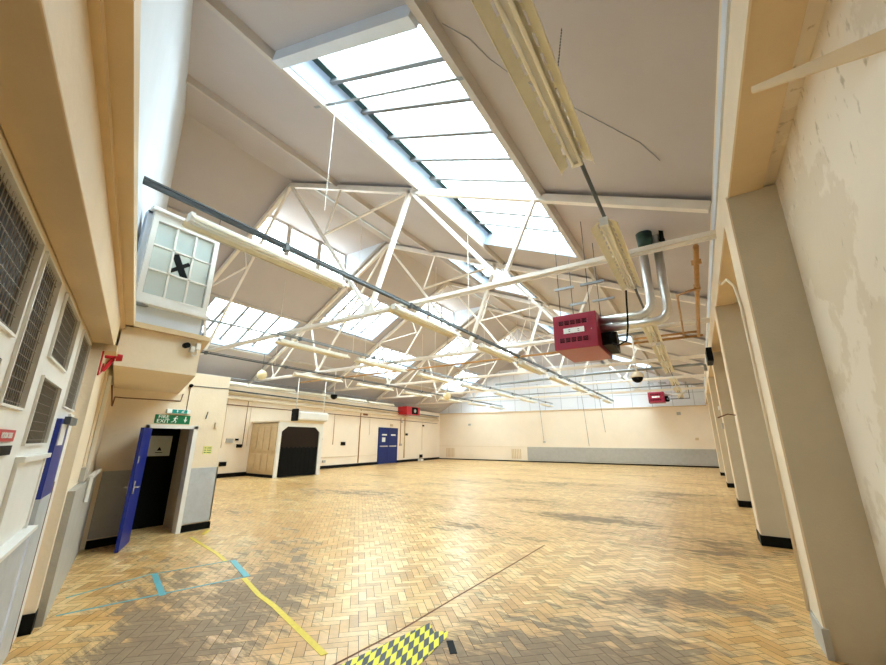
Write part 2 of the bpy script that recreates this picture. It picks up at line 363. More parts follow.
def portal(center, nrm, sx, sy, ang_axis):
    pass
def skylight(side, x0, x1, y0, y1, label):
    zz = zr if side == 'r' else zl
    sl = -.44 if side == 'r' else .58
    n = Vector((-sl, 0, 1)).normalized()
    H = 0.42
    t = thing('skylight', label, 'skylight', ((x0+x1)/2, y0, zz((x0+x1)/2)))
    def P(x, y, h): return Vector((x, y, zz(x))) + n*h
    th = .05
    b = B()   # lining: four upstand boards around the hole
    for (a, c, d) in (((x0,y0),(x0,y1),(-th,0)), ((x1,y0),(x1,y1),(th,0)), ((x0-th,y0),(x1+th,y0),(0,-th)), ((x0-th,y1),(x1+th,y1),(0,th))):
        q = [P(a[0],a[1],-.03), P(c[0],c[1],-.03), P(c[0]+d[0],c[1]+d[1],-.03), P(a[0]+d[0],a[1]+d[1],-.03),
             P(a[0],a[1],H), P(c[0],c[1],H), P(c[0]+d[0],c[1]+d[1],H), P(a[0]+d[0],a[1]+d[1],H)]
        b.hexa(q)
    obj('lining', b, M['lining'], t, label='cool white lining boards')
    b = B(); q = [(x0-.02,y0-.02),(x1+.02,y0-.02),(x1+.02,y1+.02),(x0-.02,y1+.02)]
    b.prism([P(x,y,H-.05) for x,y in q], n*.012)
    obj('glass_pane', b, M['skyglass'], t)
    # dark edge strip along the left foot of the glass, then glazing bars
    b = B(); xe = x0 if side == 'r' else x0
    if side == 'r':
        b.bar(P(x0+.08, y0, H-.085), P(x0+.08, y1, H-.085), .16, .02, up=n)
        obj('edge_strip', b, M['bottlegreen'], t, label='dark strip at the left edge of the glass')
    nb = max(4, round((y1-y0)/.72))
    for k in range(1, nb):
        y = y0 + (y1-y0)*k/nb; b = B(); b.bar(P(x0, y, H-.12), P(x1, y, H-.12), (.075 if side == 'r' else .10), .08, up=n)
        obj('glazing_bar', b, M['bar'], t)
    if side == 'l':
        for k in (1, 2):
            x = x0 + (x1-x0)*k/3; b = B(); b.bar(P(x, y0, H-.07), P(x, y1, H-.07), .022, .02, up=n); obj('glazing_bar', b, M['bar'], t)
    # daylight portal in the opening (guides sampling of the sky only)
    ld = bpy.data.lights.new('skylight_portal', 'AREA'); ld.shape = 'RECTANGLE'; ld.size = math.hypot(x1-x0, zz(x1)-zz(x0)); ld.size_y = y1-y0
    ld.cycles.is_portal = True
    lo = bpy.data.objects.new('skylight_portal', ld); COL.objects.link(lo)
    cpt = P((x0+x1)/2, (y0+y1)/2, H+.02); lo.location = cpt
    xax = (P(x1,y0,0)-P(x0,y0,0)).normalized(); zax = n; yax = zax.cross(xax)
    mtx = Matrix((xax, yax, zax)).transposed().to_4x4(); mtx.translation = cpt; lo.matrix_world = mtx
for s_ in SKY: skylight(*s_)

# dormers near the ridge: raised flat ceiling with a row of upright windows on its left
for i, (dx0, dx1, dy0, dy1) in enumerate(DORM):
    where = ['just beyond the first roof truss', 'beyond the third roof truss', 'nearest the far gable'][i]
    t = thing('roof_dormer', 'ridge dormer with a row of small upright windows, ' + where, 'dormer', (-11.6, dy0, zl(-11.6)))
    xw = -12.3; zt = 9.62
    b = B(); b.prism([(-9.95, dy0-.05, ZR), (-9.95, dy1+.05, ZR), (xw-.1, dy1+.05, zt+.02), (xw-.1, dy0-.05, zt+.02)], (0, 0, .08)); obj('dormer_ceiling', b, M['ceiling'], t)
    for y in (dy0-.052, dy1+.002):
        b = B(); b.prism([(xw, y, zl(xw)), (-9.96, y, ZR-.01), (xw, y, zt)], (0, .05, 0)); obj('dormer_cheek', b, M['blue_white'], t)
    b = B(); b.bar((-9.2, dy0, zr(-9.2)-.03), (-9.2, dy1, zr(-9.2)-.03), .14, .05, up=(.44,0,1)); obj('ridge_trim', b, M['blue_white'], t)
    # window band
    zb = zl(xw)
    b = B(); b.box(xw-.06, xw+.02, dy0, dy1, zb-.02, zb+.06); b.box(xw-.06, xw+.02, dy0, dy1, zt-.06, zt+.02); obj('window_rail', b, M['purlin'], t)
    nW = 3
    for k in range(nW+1):
        y = dy0 + (dy1-dy0)*k/nW; b = B(); b.box(xw-.06, xw+.03, y-.09, y+.09, zb, zt); obj('mullion', b, M['purlin'], t)
    for k in range(nW):
        y0 = dy0 + (dy1-dy0)*k/nW + .09; y1 = dy0 + (dy1-dy0)*(k+1)/nW - .09
        b = B(); b.box(xw-.03, xw-.02, y0, y1, zb+.06, zt-.06); p = obj('window_pane', b, M['skyglass'], t)
        b = B(); b.box(xw-.03, xw+.0, (y0+y1)/2-.015, (y0+y1)/2+.015, zb+.06, zt-.06); obj('glazing_bar', b, M['purlin'], t)

# purlins running the length of the roof
def ny(X): return NA - .344*X - .22
for k, (X, sc) in enumerate(((-7.65, 'beside the ridge'), (-4.72, 'at the left edge of the large skylight'), (-1.86, 'at the right edge of the large skylight'))):
    b = B(); b.bar((X, ny(X), zr(X)-.07), (X, 30.2, zr(X)-.07), .12, .14, up=(.44,0,1)); tag(obj('roof_purlin', b, M['purlin']), 'long beige purlin under the right roof slope, ' + sc, 'purlin', kind='structure')
for k, (X, sc) in enumerate(((-12.35, 'above the upper skylights'), (-14.72, 'between upper and lower skylights'), (-17.08, 'below the lower skylights'))):
    b = B(); b.bar((X, ny(X)+.1, zl(X)-.05), (X, 29.7, zl(X)-.05), .10, .10, up=(-.58,0,1)); tag(obj('roof_purlin', b, M['purlin']), 'long beige purlin under the left roof slope, ' + sc, 'purlin', kind='structure')
# trimmer across the near end of the big skylight
b = B(); b.bar((-4.64, 2.40, zr(-4.64)-.09), (-1.95, 2.40, zr(-1.95)-.09), .16, .18, up=(.44,0,1)); tag(obj('skylight_trimmer', b, M['blue_white']), 'pale boxed trimmer across the near end of the large skylight', 'beam')

# ------------------------------------------------------------------ trusses
def truss(Y, label):
    t = thing('roof_truss', label, 'truss', (-9.95, Y, 4.4))
    A = (-9.95, Y, ZR-.16)
    def up(X): return (X, Y, zroof(X)-.16)
    def part(n, a, b_, w, h, m='steel_white'):
        b = B(); b.bar(a, b_, w, h, up=(0,0,1), ext=.02); return obj(n, b, M[m], t)
    part('rafter', A, up(.58), .11, .14, 'purlin' if False else 'steel_white'); part('rafter', A, up(-18.9), .11, .14)
    b = B(); zc = 4.42
    b.bar((-18.9, Y, zc), (.60, Y, zc), .12, .07); b.bar((-18.9, Y, zc-.055), (.60, Y, zc-.055), .03, .05); obj('tie_beam', b, M['steel_white'], t)
    N = {k: (x, Y, 4.45) for k, x in dict(n0=-16.9, n1=-13.7, n2=-6.1, n3=-2.7).items()}
    MR = (-8.0, Y, 7.1); ML = (-11.9, Y, 7.1)
    for a, c, w in ((A, N['n2'], .09), (A, N['n1'], .07), (up(-5.0), N['n2'], .11), (up(-5.0), N['n3'], .10), (up(-1.97), N['n3'], .08),
                    (up(-14.5), N['n1'], .07), (up(-14.5), N['n0'], .06), (up(-17.2), N['n0'], .05),
                    (MR, up(-7.5), .05), (MR, up(-5.0), .06), (ML, up(-12.3), .04), (ML, up(-14.5), .05)):
        part('strut', a, c, w, w*.8)
    for k in ('n0', 'n1', 'n2', 'n3'):
        x = N[k][0]; g = .20 if k in ('n2','n3') else .13
        b = B(); b.prism([(x-g, Y-.05, 4.42), (x+g, Y-.05, 4.42), (x+g*.6, Y-.05, 4.42+g), (x-g*.6, Y-.05, 4.42+g)], (0, .012, 0)); obj('gusset_plate', b, M['steel_white'], t)
    return t
ordn = ['first cream steel roof truss, nearest the camera', 'second cream steel roof truss, crossing behind the large red heater', 'third cream steel roof truss from the camera', 'fourth cream steel roof truss from the camera', 'fifth and farthest cream steel roof truss, before the white gable']
for i, Y in enumerate(TY): truss(Y, ordn[i])
# ceiling beams that sit against the boards over each truss
for i, Y in enumerate(TY):
    b = B(); b.bar((-9.95, Y+.12, ZR-.06), (.6, Y+.12, zr(.6)-.06), .12, .10); tag(obj('ceiling_beam', b, M['purlin']), 'beige ceiling beam above the right half of the ' + ordn[i].split(' cream')[0] + ' truss', 'beam', kind='structure')

# ------------------------------------------------------------------ walls
b = B(); b.prism([(wl(2.0), 2.0, 0), (wl(32.), 32., 0), (-21.0, 32., 0), (-21.0, 2.0, 0)], (0, 0, 3.95)); struct('wall_left', b, M['cream_wall'], label='long cream left wall carrying pipes, sockets and blue double doors', cat='wall')
b = B(); b.prism([(-21, 2, 3.9), (-20.3, 2, 3.9), (-20.3, 32, 3.9), (-21, 32, 3.9)], (0, 0, .6)); struct('wall_left_top', b, M['cream_wall'], label='strip of wall at the foot of the left roof slope', cat='wall')
b = B(); b.prism([(-21, wf(-21), 0), (1.6, wf(1.6), 0), (1.6, 32.0, 0), (-21, 32.0, 0)], (0, 0, 3.88)); struct('wall_far', b, M['cream_wall'], label='cream far end wall below the white gable', cat='wall')
b = B(); b.bar((-19.6, wf(-19.6)-.04, 3.88), (.62, wf(.62)-.04, 3.88), .10, .06); struct('trim_1', b, M['tan'], label='thin cream ledge along the top of the far wall', cat='ledge')
b = B()
g0, g1 = -20.6, 1.3
b.prism([(g0, wf(g0)+.12, 3.6), (g1, wf(g1)+.12, 3.6), (g1, wf(g1)+.12, zr(g1)+.05), (-4.9, wf(-4.9)+.12, 7.45), (-13.7, wf(-13.7)+.12, 7.45), (g0, wf(g0)+.12, zl(g0)+.05)], (0, .12, 0))
struct('wall_gable', b, M['gable'], label='cool white panelled gable above the far cream wall', cat='wall')
b = B(); b.prism([(-14.0, wf(-14)+.05, 7.4), (-4.7, wf(-4.7)+.05, 7.4), (-9.95, wf(-9.95)+.05, ZR+.05)], (0, .05, 0)); struct('wall_gable_top', b, M['ceiling'], label='beige triangle at the peak of the far gable', cat='wall')

# far wall dado, skirting
def fbar(x0, x1, z0, z1, d):
    b = B(); b.prism([(x0, wf(x0), z0), (x1, wf(x1), z0), (x1, wf(x1)-d, z0), (x0, wf(x0)-d, z0)], (0, 0, z1-z0)); return b
struct('trim_2', fbar(-11.6, .96, .10, 1.12, .03), M['grey'], label='grey painted dado along the right half of the far wall', cat='dado')
struct('trim_3', fbar(-19.6, -11.6, 1.09, 1.14, .02), M['cream'], label='thin rail on the left part of the far wall', cat='rail')
struct('baseboard_far', fbar(-19.6, .96, 0, .08, .04), M['black'], label='dark skirting along the far wall', cat='skirting')
b = B()
for y0, y1 in ((4.05, 20.28), (22.6, 29.5)):
    b.prism([(wl(y0), y0, 0), (wl(y1), y1, 0), (wl(y1)+.03, y1, 0), (wl(y0)+.03, y0, 0)], (0, 0, .17))
struct('baseboard_left', b, M['black'], label='black skirting along the left wall', cat='skirting')

# right wall
b = B(); b.box(.97, 1.3, -1.4, 31.5, 0, 4.8); struct('wall_right', b, M['worn'], label='blotchy stained plaster wall on the right', cat='wall')
b = B(); b.box(.64, .96, -1.4, 31.5, 4.23, 5.3); struct('wall_right_upper', b, M['cream'], label='pale wall strip between the long beam and the roof on the right', cat='wall')
b = B(); b.box(.62, .64, -1.3, 30.5, 4.62, 4.80); struct('trim_4', b, M['blue_white'], label='pale blue strip under the roof edge on the right', cat='trim')
b = B(); b.box(.60, .87, -1.35, 30.9, 3.96, 4.22); struct('trim_5', b, M['tan'], label='long cream boxed beam along the top of the right wall piers', cat='beam')
b = B(); b.box(.871, .969, -1.35, 30.9, 3.99, 4.22); struct('trim_14', b, M['worn'], label='rough plaster between the long beam and the right wall', cat='plaster')
b = B(); b.box(.585, .60, -1.35, 30.9, 3.95, 4.23); struct('trim_6', b, M['cream'], label='pale face board of the long beam on the right', cat='beam')
PIER = [4.42, 8.3, 12.75, 17.8, 23.8]
pw = ['nearest the camera', 'second from the camera', 'third from the camera', 'fourth from the camera', 'farthest, near the corner']
for i, y in enumerate(PIER):
    t = sthing('wall_pier', 'cream wall pier on the right, ' + pw[i], 'pier', (.77, y, 0))
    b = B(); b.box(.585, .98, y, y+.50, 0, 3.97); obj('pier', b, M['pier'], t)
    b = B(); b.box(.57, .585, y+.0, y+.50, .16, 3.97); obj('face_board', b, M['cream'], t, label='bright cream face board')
    b = B()
    if i: b.box(.56, .985, y-.015, y+.51, 0, .15); obj('skirting', b, M['black'], t)
    else: b.box(.555, .60, y-.02, y+.40, 0, .20); obj('broken_edge', b, M['grey'], t, label='chipped grey foot of the face board')
b = B(); b.box(.95, .985, -1.3, 4.4, 0, .12); struct('baseboard_right', b, M['black'], label='black skirting at the foot of the right wall', cat='skirting')
b = B(); b.prism([(.60, 2.71, 3.765), (.60, 2.72, 3.73), (.965, 2.20, 3.28), (.965, 2.15, 3.345)], (.004, .010, -.004))
tag(obj('steel_tie', b, M['tan']), 'flat tan steel tie crossing under the long beam at upper right', 'tie')

# near wall
b = B(); nbox(b, 5.12, 8.75, 0, 2.86, -.45, -.075); nbox(b, -1.6, 5.12, 2.45, 2.86, -.6, -.17)
struct('wall_near', b, M['cream'], label='cream end wall on the left beside the meshed windows', cat='wall')
b = B(); nbox(b, -1.6, 5.33, 2.47, 2.80, -.165, .0); struct('trim_7', b, M['tan'], label='deep cream beam over the meshed windows', cat='beam', bevel=.006)
b = B(); nbox(b, -1.6, 8.0, 2.80, 2.90, -.3, .10); nbox(b, -1.6, 8.0, 2.76, 2.80, -.02, .03); struct('trim_8', b, M['tan'], label='moulded ledge above the beam on the left', cat='ledge')
# near gable
b = B()
def gp(X, z): return Vector((X, NA - .344*X - .09, z))
pl = [gp(1.35, 2.85), gp(1.35, zr(1.35)+.05), gp(-9.95, ZR+.05), gp(-20.6, zl(-20.6)+.05), gp(-20.6, 2.85)]
b.prism(pl, -NN*.2); struct('wall_near_gable', b, M['blue_white'], label='cool white gable wall above the left ledge', cat='wall')
b = B(); nbox(b, -1.6, 0.0, 0, 2.9, -.3, -.17); struct('wall_behind', b, M['cream'], label='end wall behind the camera', cat='wall')
b = B(); nbox(b, 8.76, 21.8, 0, 3.0, -.35, -.165); struct('wall_near_left', b, M['cream'], label='end wall hidden behind the lobby', cat='wall')

# timber partition with meshed windows
p = sthing('window_1', 'white timber glazed partition with wire meshed panes on the left', 'window', W(2.3, 0, -.17))
cells = [(.35, 2.5, 1.98, 2.41), (.35, 2.42, 1.60, 1.86), (2.62, 3.06, 1.70, 2.41), (3.34, 4.05, 2.03, 2.42), (3.34, 4.05, 1.52, 1.90), (4.40, 5.04, 1.80, 2.42)]
def frame_with_holes(u0, u1, z0, z1, v0, v1, holes):
    b = B(); us = sorted({u0, u1} | {h[0] for h in holes} | {h[1] for h in holes}); zs = sorted({z0, z1} | {h[2] for h in holes} | {h[3] for h in holes})
    for i in range(len(us)-1):
        for j in range(len(zs)-1):
            cu, cz = (us[i]+us[i+1])/2, (zs[j]+zs[j+1])/2
            if cu < u0 or cu > u1 or cz < z0 or cz > z1: continue
            if not any(h[0] < cu < h[1] and h[2] < cz < h[3] for h in holes): nbox(b, us[i], us[i+1], zs[j], zs[j+1], v0, v1)
    bmesh.ops.remove_doubles(b.bm, verts=b.bm.verts, dist=1e-5); return b
obj('window_frame', frame_with_holes(.0, 5.10, .93, 2.45, -.24, -.17, cells), M['white'], p)
b = B(); nbox(b, 0, 4.29, 0, .93, -.24, -.15); obj('dado', b, M['grey_light'], p, label='grey sheet dado under the partition')
b = B(); nbox(b, .0, 4.27, .93, .955, -.17, -.11); obj('sill', b, M['white'], p)
for h in cells:
    b = B(); nbox(b, h[0], h[1], h[2], h[3], -.195, -.187); g = obj('glass_pane', b, M['glassdark'], p)
    b = B(); s_ = .042
    u = h[0] + s_/2
    while u < h[1]: b.bar(W(u, h[2], -.174), W(u, h[3], -.174), .003, .003); u += s_
    z = h[2] + s_/2
    while z < h[3]: b.bar(W(h[0], z, -.174), W(h[1], z, -.174), .003, .003); z += s_*1.3
    obj('wire_mesh', b, M['wire'], p)
    b = B(); t_ = .012
    nbox(b, h[0]-t_, h[1]+t_, h[2]-t_, h[2], -.17, -.155); nbox(b, h[0]-t_, h[1]+t_, h[3], h[3]+t_, -.17, -.155); nbox(b, h[0]-t_, h[0], h[2], h[3], -.17, -.155); nbox(b, h[1], h[1]+t_, h[2], h[3], -.17, -.155)
    obj('bead', b, M['white'], p)
b = B(); nbox(b, 3.32, 4.12, .98, 1.42, -.17, -.16); obj('panel', b, M['white'], p)
b = B(); nbox(b, 3.28, 4.16, 1.42, 1.45, -.17, -.13); nbox(b, 4.12, 4.16, .96, 1.42, -.17, -.15); nbox(b, 3.28, 3.32, .96, 1.42, -.17, -.15); obj('panel_moulding', b, M['white'], p)

def text(body, size, loc, xdir, updir, m, parent, name='lettering', ext=.001, sx=1.0):
    cu = bpy.data.curves.new(name, 'FONT'); cu.body = body; cu.size = size; cu.extrude = ext; cu.align_x = 'CENTER'; cu.align_y = 'CENTER'; cu.space_character = 1.05
    cu.materials.append(m); cu.offset = size*.012
    o = bpy.data.objects.new(name, cu); COL.objects.link(o)
    x = Vector(xdir).normalized(); y = Vector(updir).normalized(); z = x.cross(y)
    mt = Matrix((x*sx, y, z)).transposed().to_4x4(); mt.translation = Vector(loc) - ORG[parent.name]
    bpy.context.view_layer.update()
    me = bpy.data.meshes.new_from_object(o.evaluated_get(bpy.context.evaluated_depsgraph_get())); bpy.data.objects.remove(o)
    me.transform(mt); me.materials.clear(); me.materials.append(m)
    q = bpy.data.objects.new(name, me); COL.objects.link(q); q.parent = parent; return q
# lettering reads left to right toward increasing u
t = thing('red_sign', 'small red strip sign above a black letter slot on the white partition', 'sign', W(2.93, 1.54, -.165))
b = B(); nbox(b, 2.74, 3.07, 1.535, 1.59, -.17, -.162); obj('sign_plate', b, M['red_bright'], t)
text('ROOM 2206', .038, W(2.905, 1.562, -.160), ND, (0,0,1), M['sign_white'], t)
b = B(); nbox(b, 2.76, 3.07, 1.47, 1.515, -.17, -.16); tag(obj('letter_slot', b, M['black']), 'black slot below the red sign on the white partition', 'slot')

# blue door in the near wall
d = sthing('door_1', 'tall blue door seen edge-on right of the meshed windows', 'door', W(4.45, 0, -.16))
b = B(); nbox(b, 4.31, 4.80, 1.12, 1.70, -.17, -.14); obj('door_leaf', b, M['blue'], d)
b = B(); nbox(b, 4.31, 4.80, .0, 1.119, -.17, -.14); obj('kick_plate', b, M['grey_light'], d, label='grey sheet lower part of the door')
b = B(); nbox(b, 4.34, 4.60, 1.50, 1.66, -.139, -.132); obj('push_plate', b, M['white'], d)
b = B(); nbox(b, 4.42, 4.86, 1.66, 1.72, -.139, -.10); obj('door_closer', b, M['darksteel'], d)
b = B(); nbox(b, 4.86, 5.11, .0, 1.76, -.19, -.15); obj('door_jamb', b, M['white'], d)
b = B(); nbox(b, 4.81, 4.855, .0, 1.2, -.19, -.14); obj('worn_edge', b, M['rust'], d, label='bare brown timber edge')

# pier dado and skirting
b = B(); nbox(b, 5.24, 8.4, .0, 1.08, -.075, -.02); struct('trim_9', b, M['grey'], label='grey dado panel at the foot of the near left pier', cat='dado')
b = B(); nbox(b, 5.105, 5.235, .0, .15, -.165, -.07); struct('baseboard_near', b, M['black'], label='short black skirting left of the grey dado', cat='skirting')
# conduits and trunking on the near left pier
t = thing('wall_trunking', 'white cable trunking running down the near left pier into a grey socket', 'trunking', W(6.2, 1.1, 0))
b = B(); b.bar(W(6.6, 2.33, -.06), W(6.6, 1.10, -.06), .06, .04); obj('trunking', b, M['white'], t); b = B(); b.bar(W(6.1, 2.33, -.065), W(6.1, 1.25, -.065), .022, .022); obj('trunking', b, M['cream'], t)
b = B(); nbox(b, 6.0, 6.3, 1.10, 1.24, -.073, -.03); obj('socket_box', b, M['grey'], t)
b = B(); b.bar(W(6.35, 1.12, .004), W(8.1, 1.10, .004), .04, .04); obj('trunking', b, M['white'], t); b = B(); b.bar(W(6.3, 1.12, .012), W(6.3, .86, .012), .05, .03); obj('trunking', b, M['white'], t)

# bracket and fire sounder with its red wiring
b = B(); nbox(b, 5.12, 5.40, 2.40, 2.465, -.164, .03); tag(obj('beam_bracket', b, M['tan']), 'small cream padstone under the end of the near beam', 'bracket')
t = thing('fire_sounder', 'round red fire alarm sounder on the near left wall under the white box', 'alarm', W(6.4, 2.36, 0))
b = B(); b.tube(W(5.50, 2.40, .02), W(5.50, 2.40, .075), .042, 16, .036); b.tube(W(5.50, 2.40, -.074), W(5.50, 2.40, .02), .02, 10); obj('sounder_body', b, M['red_bright'], t, bevel=.008)
b = B(); b.bar(W(5.50, 2.38, .0), W(5.45, 2.24, -.06), .025, .03); obj('bracket_arm', b, M['red_bright'], t)
b = B()
b.path([W(5.16, 2.40, -.068), W(5.18, 2.16, -.068), W(5.45, 2.22, -.068), W(5.50, 2.32, -.068)], .008)
tag(obj('alarm_cable', b, M['red_bright']), 'thin red alarm cable looping on the cream pier', 'cable')

# ------------------------------------------------------------------ lobby with fire exit
LX = -7.75; LYn = NA + .344*7.75; LY1 = 4.07
b = B()
dy0, dy1, dz = 2.85, 3.55, 1.73
b.box(LX-.12, LX, 2.2, dy0, 0, 2.75); b.box(LX-.12, LX, dy1, LY1, 0, 2.75); b.box(LX-.12, LX, dy0, dy1, dz, 2.75)
b.box(-17.6, LX-.12, LY1-.12, LY1, 0, 2.75); b.box(-17.6, LX-.121, 2.2, LY1-.121, 2.70, 2.75)
bmesh.ops.remove_doubles(b.bm, verts=b.bm.verts, dist=1e-5)
struct('wall_lobby', b, M['cream'], label='cream lobby wall around the fire exit doorway', cat='wall')
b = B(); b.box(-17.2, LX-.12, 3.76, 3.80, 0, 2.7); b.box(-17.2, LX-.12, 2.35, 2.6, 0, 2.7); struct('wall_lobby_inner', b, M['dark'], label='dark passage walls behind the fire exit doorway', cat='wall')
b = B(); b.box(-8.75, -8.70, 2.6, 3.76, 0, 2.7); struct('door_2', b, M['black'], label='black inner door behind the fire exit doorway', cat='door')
b = B(); b.box(-8.6, LX-.12, 3.70, 3.76, 0, 2.2); struct('wall_lobby_return', b, M['cream'], label='cream side wall just inside the fire exit doorway', cat='wall')
t = thing('door_notice', 'white notice with a black warning triangle on the black inner door', 'notice', (-8.69, 3.40, 1.22))
b = B(); b.box(-8.70, -8.69, 3.22, 3.62, 1.24, 1.61); obj('board', b, M['sign_white'], t)
b = B(); b.prism([(-8.688, 3.39, 1.34), (-8.688, 3.47, 1.34), (-8.688, 3.43, 1.41)], (.003, 0, 0)); obj('warning_triangle', b, M['black'], t)
b = B(); b.box(-8.689, -8.686, 3.37, 3.49, 1.30, 1.312); obj('text_line', b, M['black'], t)
t = sthing('trim_10', 'white frame of the fire exit doorway', 'door frame', (LX, 3.2, 0))
b = B()
b.box(LX-.13, LX+.03, dy1-.01, dy1+.06, 0, dz+.05); obj('jamb', b, M['white'], t)
b = B(); b.box(LX-.13, LX+.03, dy0-.05, dy0, 0, dz+.05); obj('jamb', b, M['white'], t)
b = B(); b.box(LX-.13, LX+.03, dy0-.05, dy1+.06, dz, dz+.06); obj('lintel', b, M['white'], t)
# blue leaf
hd = Vector((.875, -.485, 0)).normalized(); hn = Vector((-hd.y, hd.x, 0)); hp = Vector((LX+.03, dy0-.01, 0)); LW = .68
t = thing('fire_door', 'bright blue fire door standing open, seen almost edge-on', 'door', hp)
b = B(); b.hexa([hp+hn*a+hd*c+Vector((0,0,z)) for z in (.01, 1.72) for (a, c) in ((0,0),(.045,0),(.045,LW),(0,LW))]); obj('door_leaf', b, M['blue'], t)
for sgn in (-1, 1):
    c = hp + hd*(LW-.07) + hn*(.0225+sgn*.03) + Vector((0,0,.86)); b = B(); b.bar(c-Vector((0,0,.09)), c+Vector((0,0,.09)), .045, .012); b.tube(c, c+hn*sgn*.05, .01); b.tube(c+hn*sgn*.05, c+hn*sgn*.05-hd*.11, .009); obj('door_handle', b, M['steel'], t)
b = B(); b.bar(hp+hd*(LW-.02)+hn*.05+Vector((0,0,1.20)), hp+hd*(LW-.02)+hn*.05+Vector((0,0,1.30)), .03, .01); obj('lock_plate', b, M['grey_light'], t)
# dado and skirting
b = B(); b.box(LX, LX+.02, 2.36, dy0-.05, .13, 1.07); struct('trim_11', b, M['grey'], label='grey dado left of the blue fire door', cat='dado')
b = B(); b.box(LX, LX+.02, dy1+.06, LY1+.02, .13, 1.05); b.box(LX-.3, LX+.02, LY1, LY1+.02, .13, 1.05); struct('trim_12', b, M['grey_light'], label='light grey metal dado right of the fire exit', cat='dado')
b = B(); b.box(LX, LX+.03, 2.36, dy0-.05, 0, .11); b.box(LX, LX+.03, dy1+.06, LY1+.03, 0, .11); b.box(LX-1, LX+.03, LY1, LY1+.03, 0, .11); struct('baseboard_lobby', b, M['black'], label='black skirting either side of the fire exit', cat='skirting')
# sign
t = thing('fire_exit_sign', 'green fire exit sign with running man and down arrow above the doorway', 'sign', (LX+.01, 3.17, 1.81))
b = B(); b.box(LX, LX+.012, 2.90, 3.45, 1.81, 1.96); obj('sign_plate', b, M['sign_green'], t)
text('FIRE', .082, (LX+.014, 3.025, 1.922), (0,1,0), (0,0,1), M['sign_white'], t, sx=1.05); text('EXIT', .082, (LX+.014, 3.025, 1.850), (0,1,0), (0,0,1), M['sign_white'], t, sx=1.1)
xs = LX+.013
b = B(); b.prism([(xs, 3.345, 1.89), (xs, 3.365, 1.89), (xs, 3.365, 1.94), (xs, 3.385, 1.94), (xs, 3.385, 1.89), (xs, 3.405, 1.89), (xs, 3.375, 1.835)], (.002, 0, 0)); obj('arrow', b, M['sign_white'], t)
b = B()
for a, c, w in (((3.22, 1.92), (3.20, 1.875), .022), ((3.20, 1.878), (3.23, 1.85), .012), ((3.23, 1.85), (3.215, 1.825), .011), ((3.20, 1.875), (3.18, 1.845), .012), ((3.18, 1.845), (3.15, 1.84), .010), ((3.22, 1.915), (3.25, 1.895), .009), ((3.215, 1.915), (3.18, 1.90), .009)):
    b.bar((xs, a[0], a[1]), (xs, c[0], c[1]), w, .002, up=(1,0,0))
b.tube((xs-.001, 3.232, 1.937), (xs+.002, 3.232, 1.937), .010, 12); obj('running_man', b, M['sign_white'], t)
t = thing('emergency_light', 'small teal and white emergency exit light above the green sign', 'light', (LX+.02, 3.23, 1.985))
b = B(); b.box(LX, LX+.06, 3.04, 3.42, 1.985, 2.06); obj('housing', b, M['sign_white'], t, bevel=.01)
b = B(); b.box(LX+.06, LX+.064, 3.12, 3.36, 1.99, 2.055); obj('diffuser', b, M['sign_teal'], t)
b = B(); b.prism([(LX+.065, 3.185, 2.03), (LX+.065, 3.215, 2.03), (LX+.065, 3.20, 2.0)], (.002,0,0)); b.bar((LX+.065, 3.20, 2.05), (LX+.065, 3.20, 2.025), .012, .002, up=(1,0,0)); b.bar((LX+.066, 3.27, 2.0), (LX+.066, 3.31, 2.045), .014, .002, up=(1,0,0)); b.bar((LX+.066, 3.31, 2.0), (LX+.066, 3.27, 2.03), .01, .002, up=(1,0,0)); obj('symbols', b, M['sign_white'], t)
t = thing('yellow_notice', 'small yellow notice card on the cream wall right of the fire exit', 'notice', (LX+.01, 3.86, 1.29))
b = B(); b.box(LX, LX+.006, 3.77, 3.93, 1.29, 1.43); obj('card', b, M['note_yellow'], t)
b = B()
for k in range(3): b.box(LX+.006, LX+.008, 3.79, 3.82, 1.31+k*.04, 1.325+k*.04); b.box(LX+.006, LX+.008, 3.84, 3.91, 1.31+k*.04, 1.322+k*.04)
obj('print', b, M['sign_green'], t)
b = B(); b.box(LX, LX+.05, 3.90, 3.96, 1.78, 1.86); tag(obj('switch_box', b, M['cream']), 'small cream switch box high on the wall right of the fire exit', 'switch')
b = B(); b.sphere((LX+.03, 3.36, 2.50), .035); tag(obj('sensor', b, M['black']), 'small round black sensor on the lobby wall above the fire exit', 'sensor')
b = B(); b.path([W(6.3, 2.18, .0), W(7.3, 2.0, .0), W(8.0, 2.18, -.02), (LX+.012, 2.40, 2.19), (LX+.012, 3.24, 2.21), (LX+.012, 3.26, 2.34)], .009); b.path([(LX+.012, 3.36, 2.5), (LX+.012, 3.36, 2.05)], .006); tag(obj('alarm_cable', b, M['rust']), 'dull red cable running under the white box to above the fire exit', 'cable')
b = B(); b.path([(LX+.01, 3.36, 2.50), (LX+.01, 4.07, 2.52)], .006); b.bar((LX+.012, 3.72, 1.92), (LX+.012, 3.74, 2.05), .02, .01); tag(obj('cable', b, M['darksteel']), 'thin dark cable along the top of the lobby wall', 'cable')

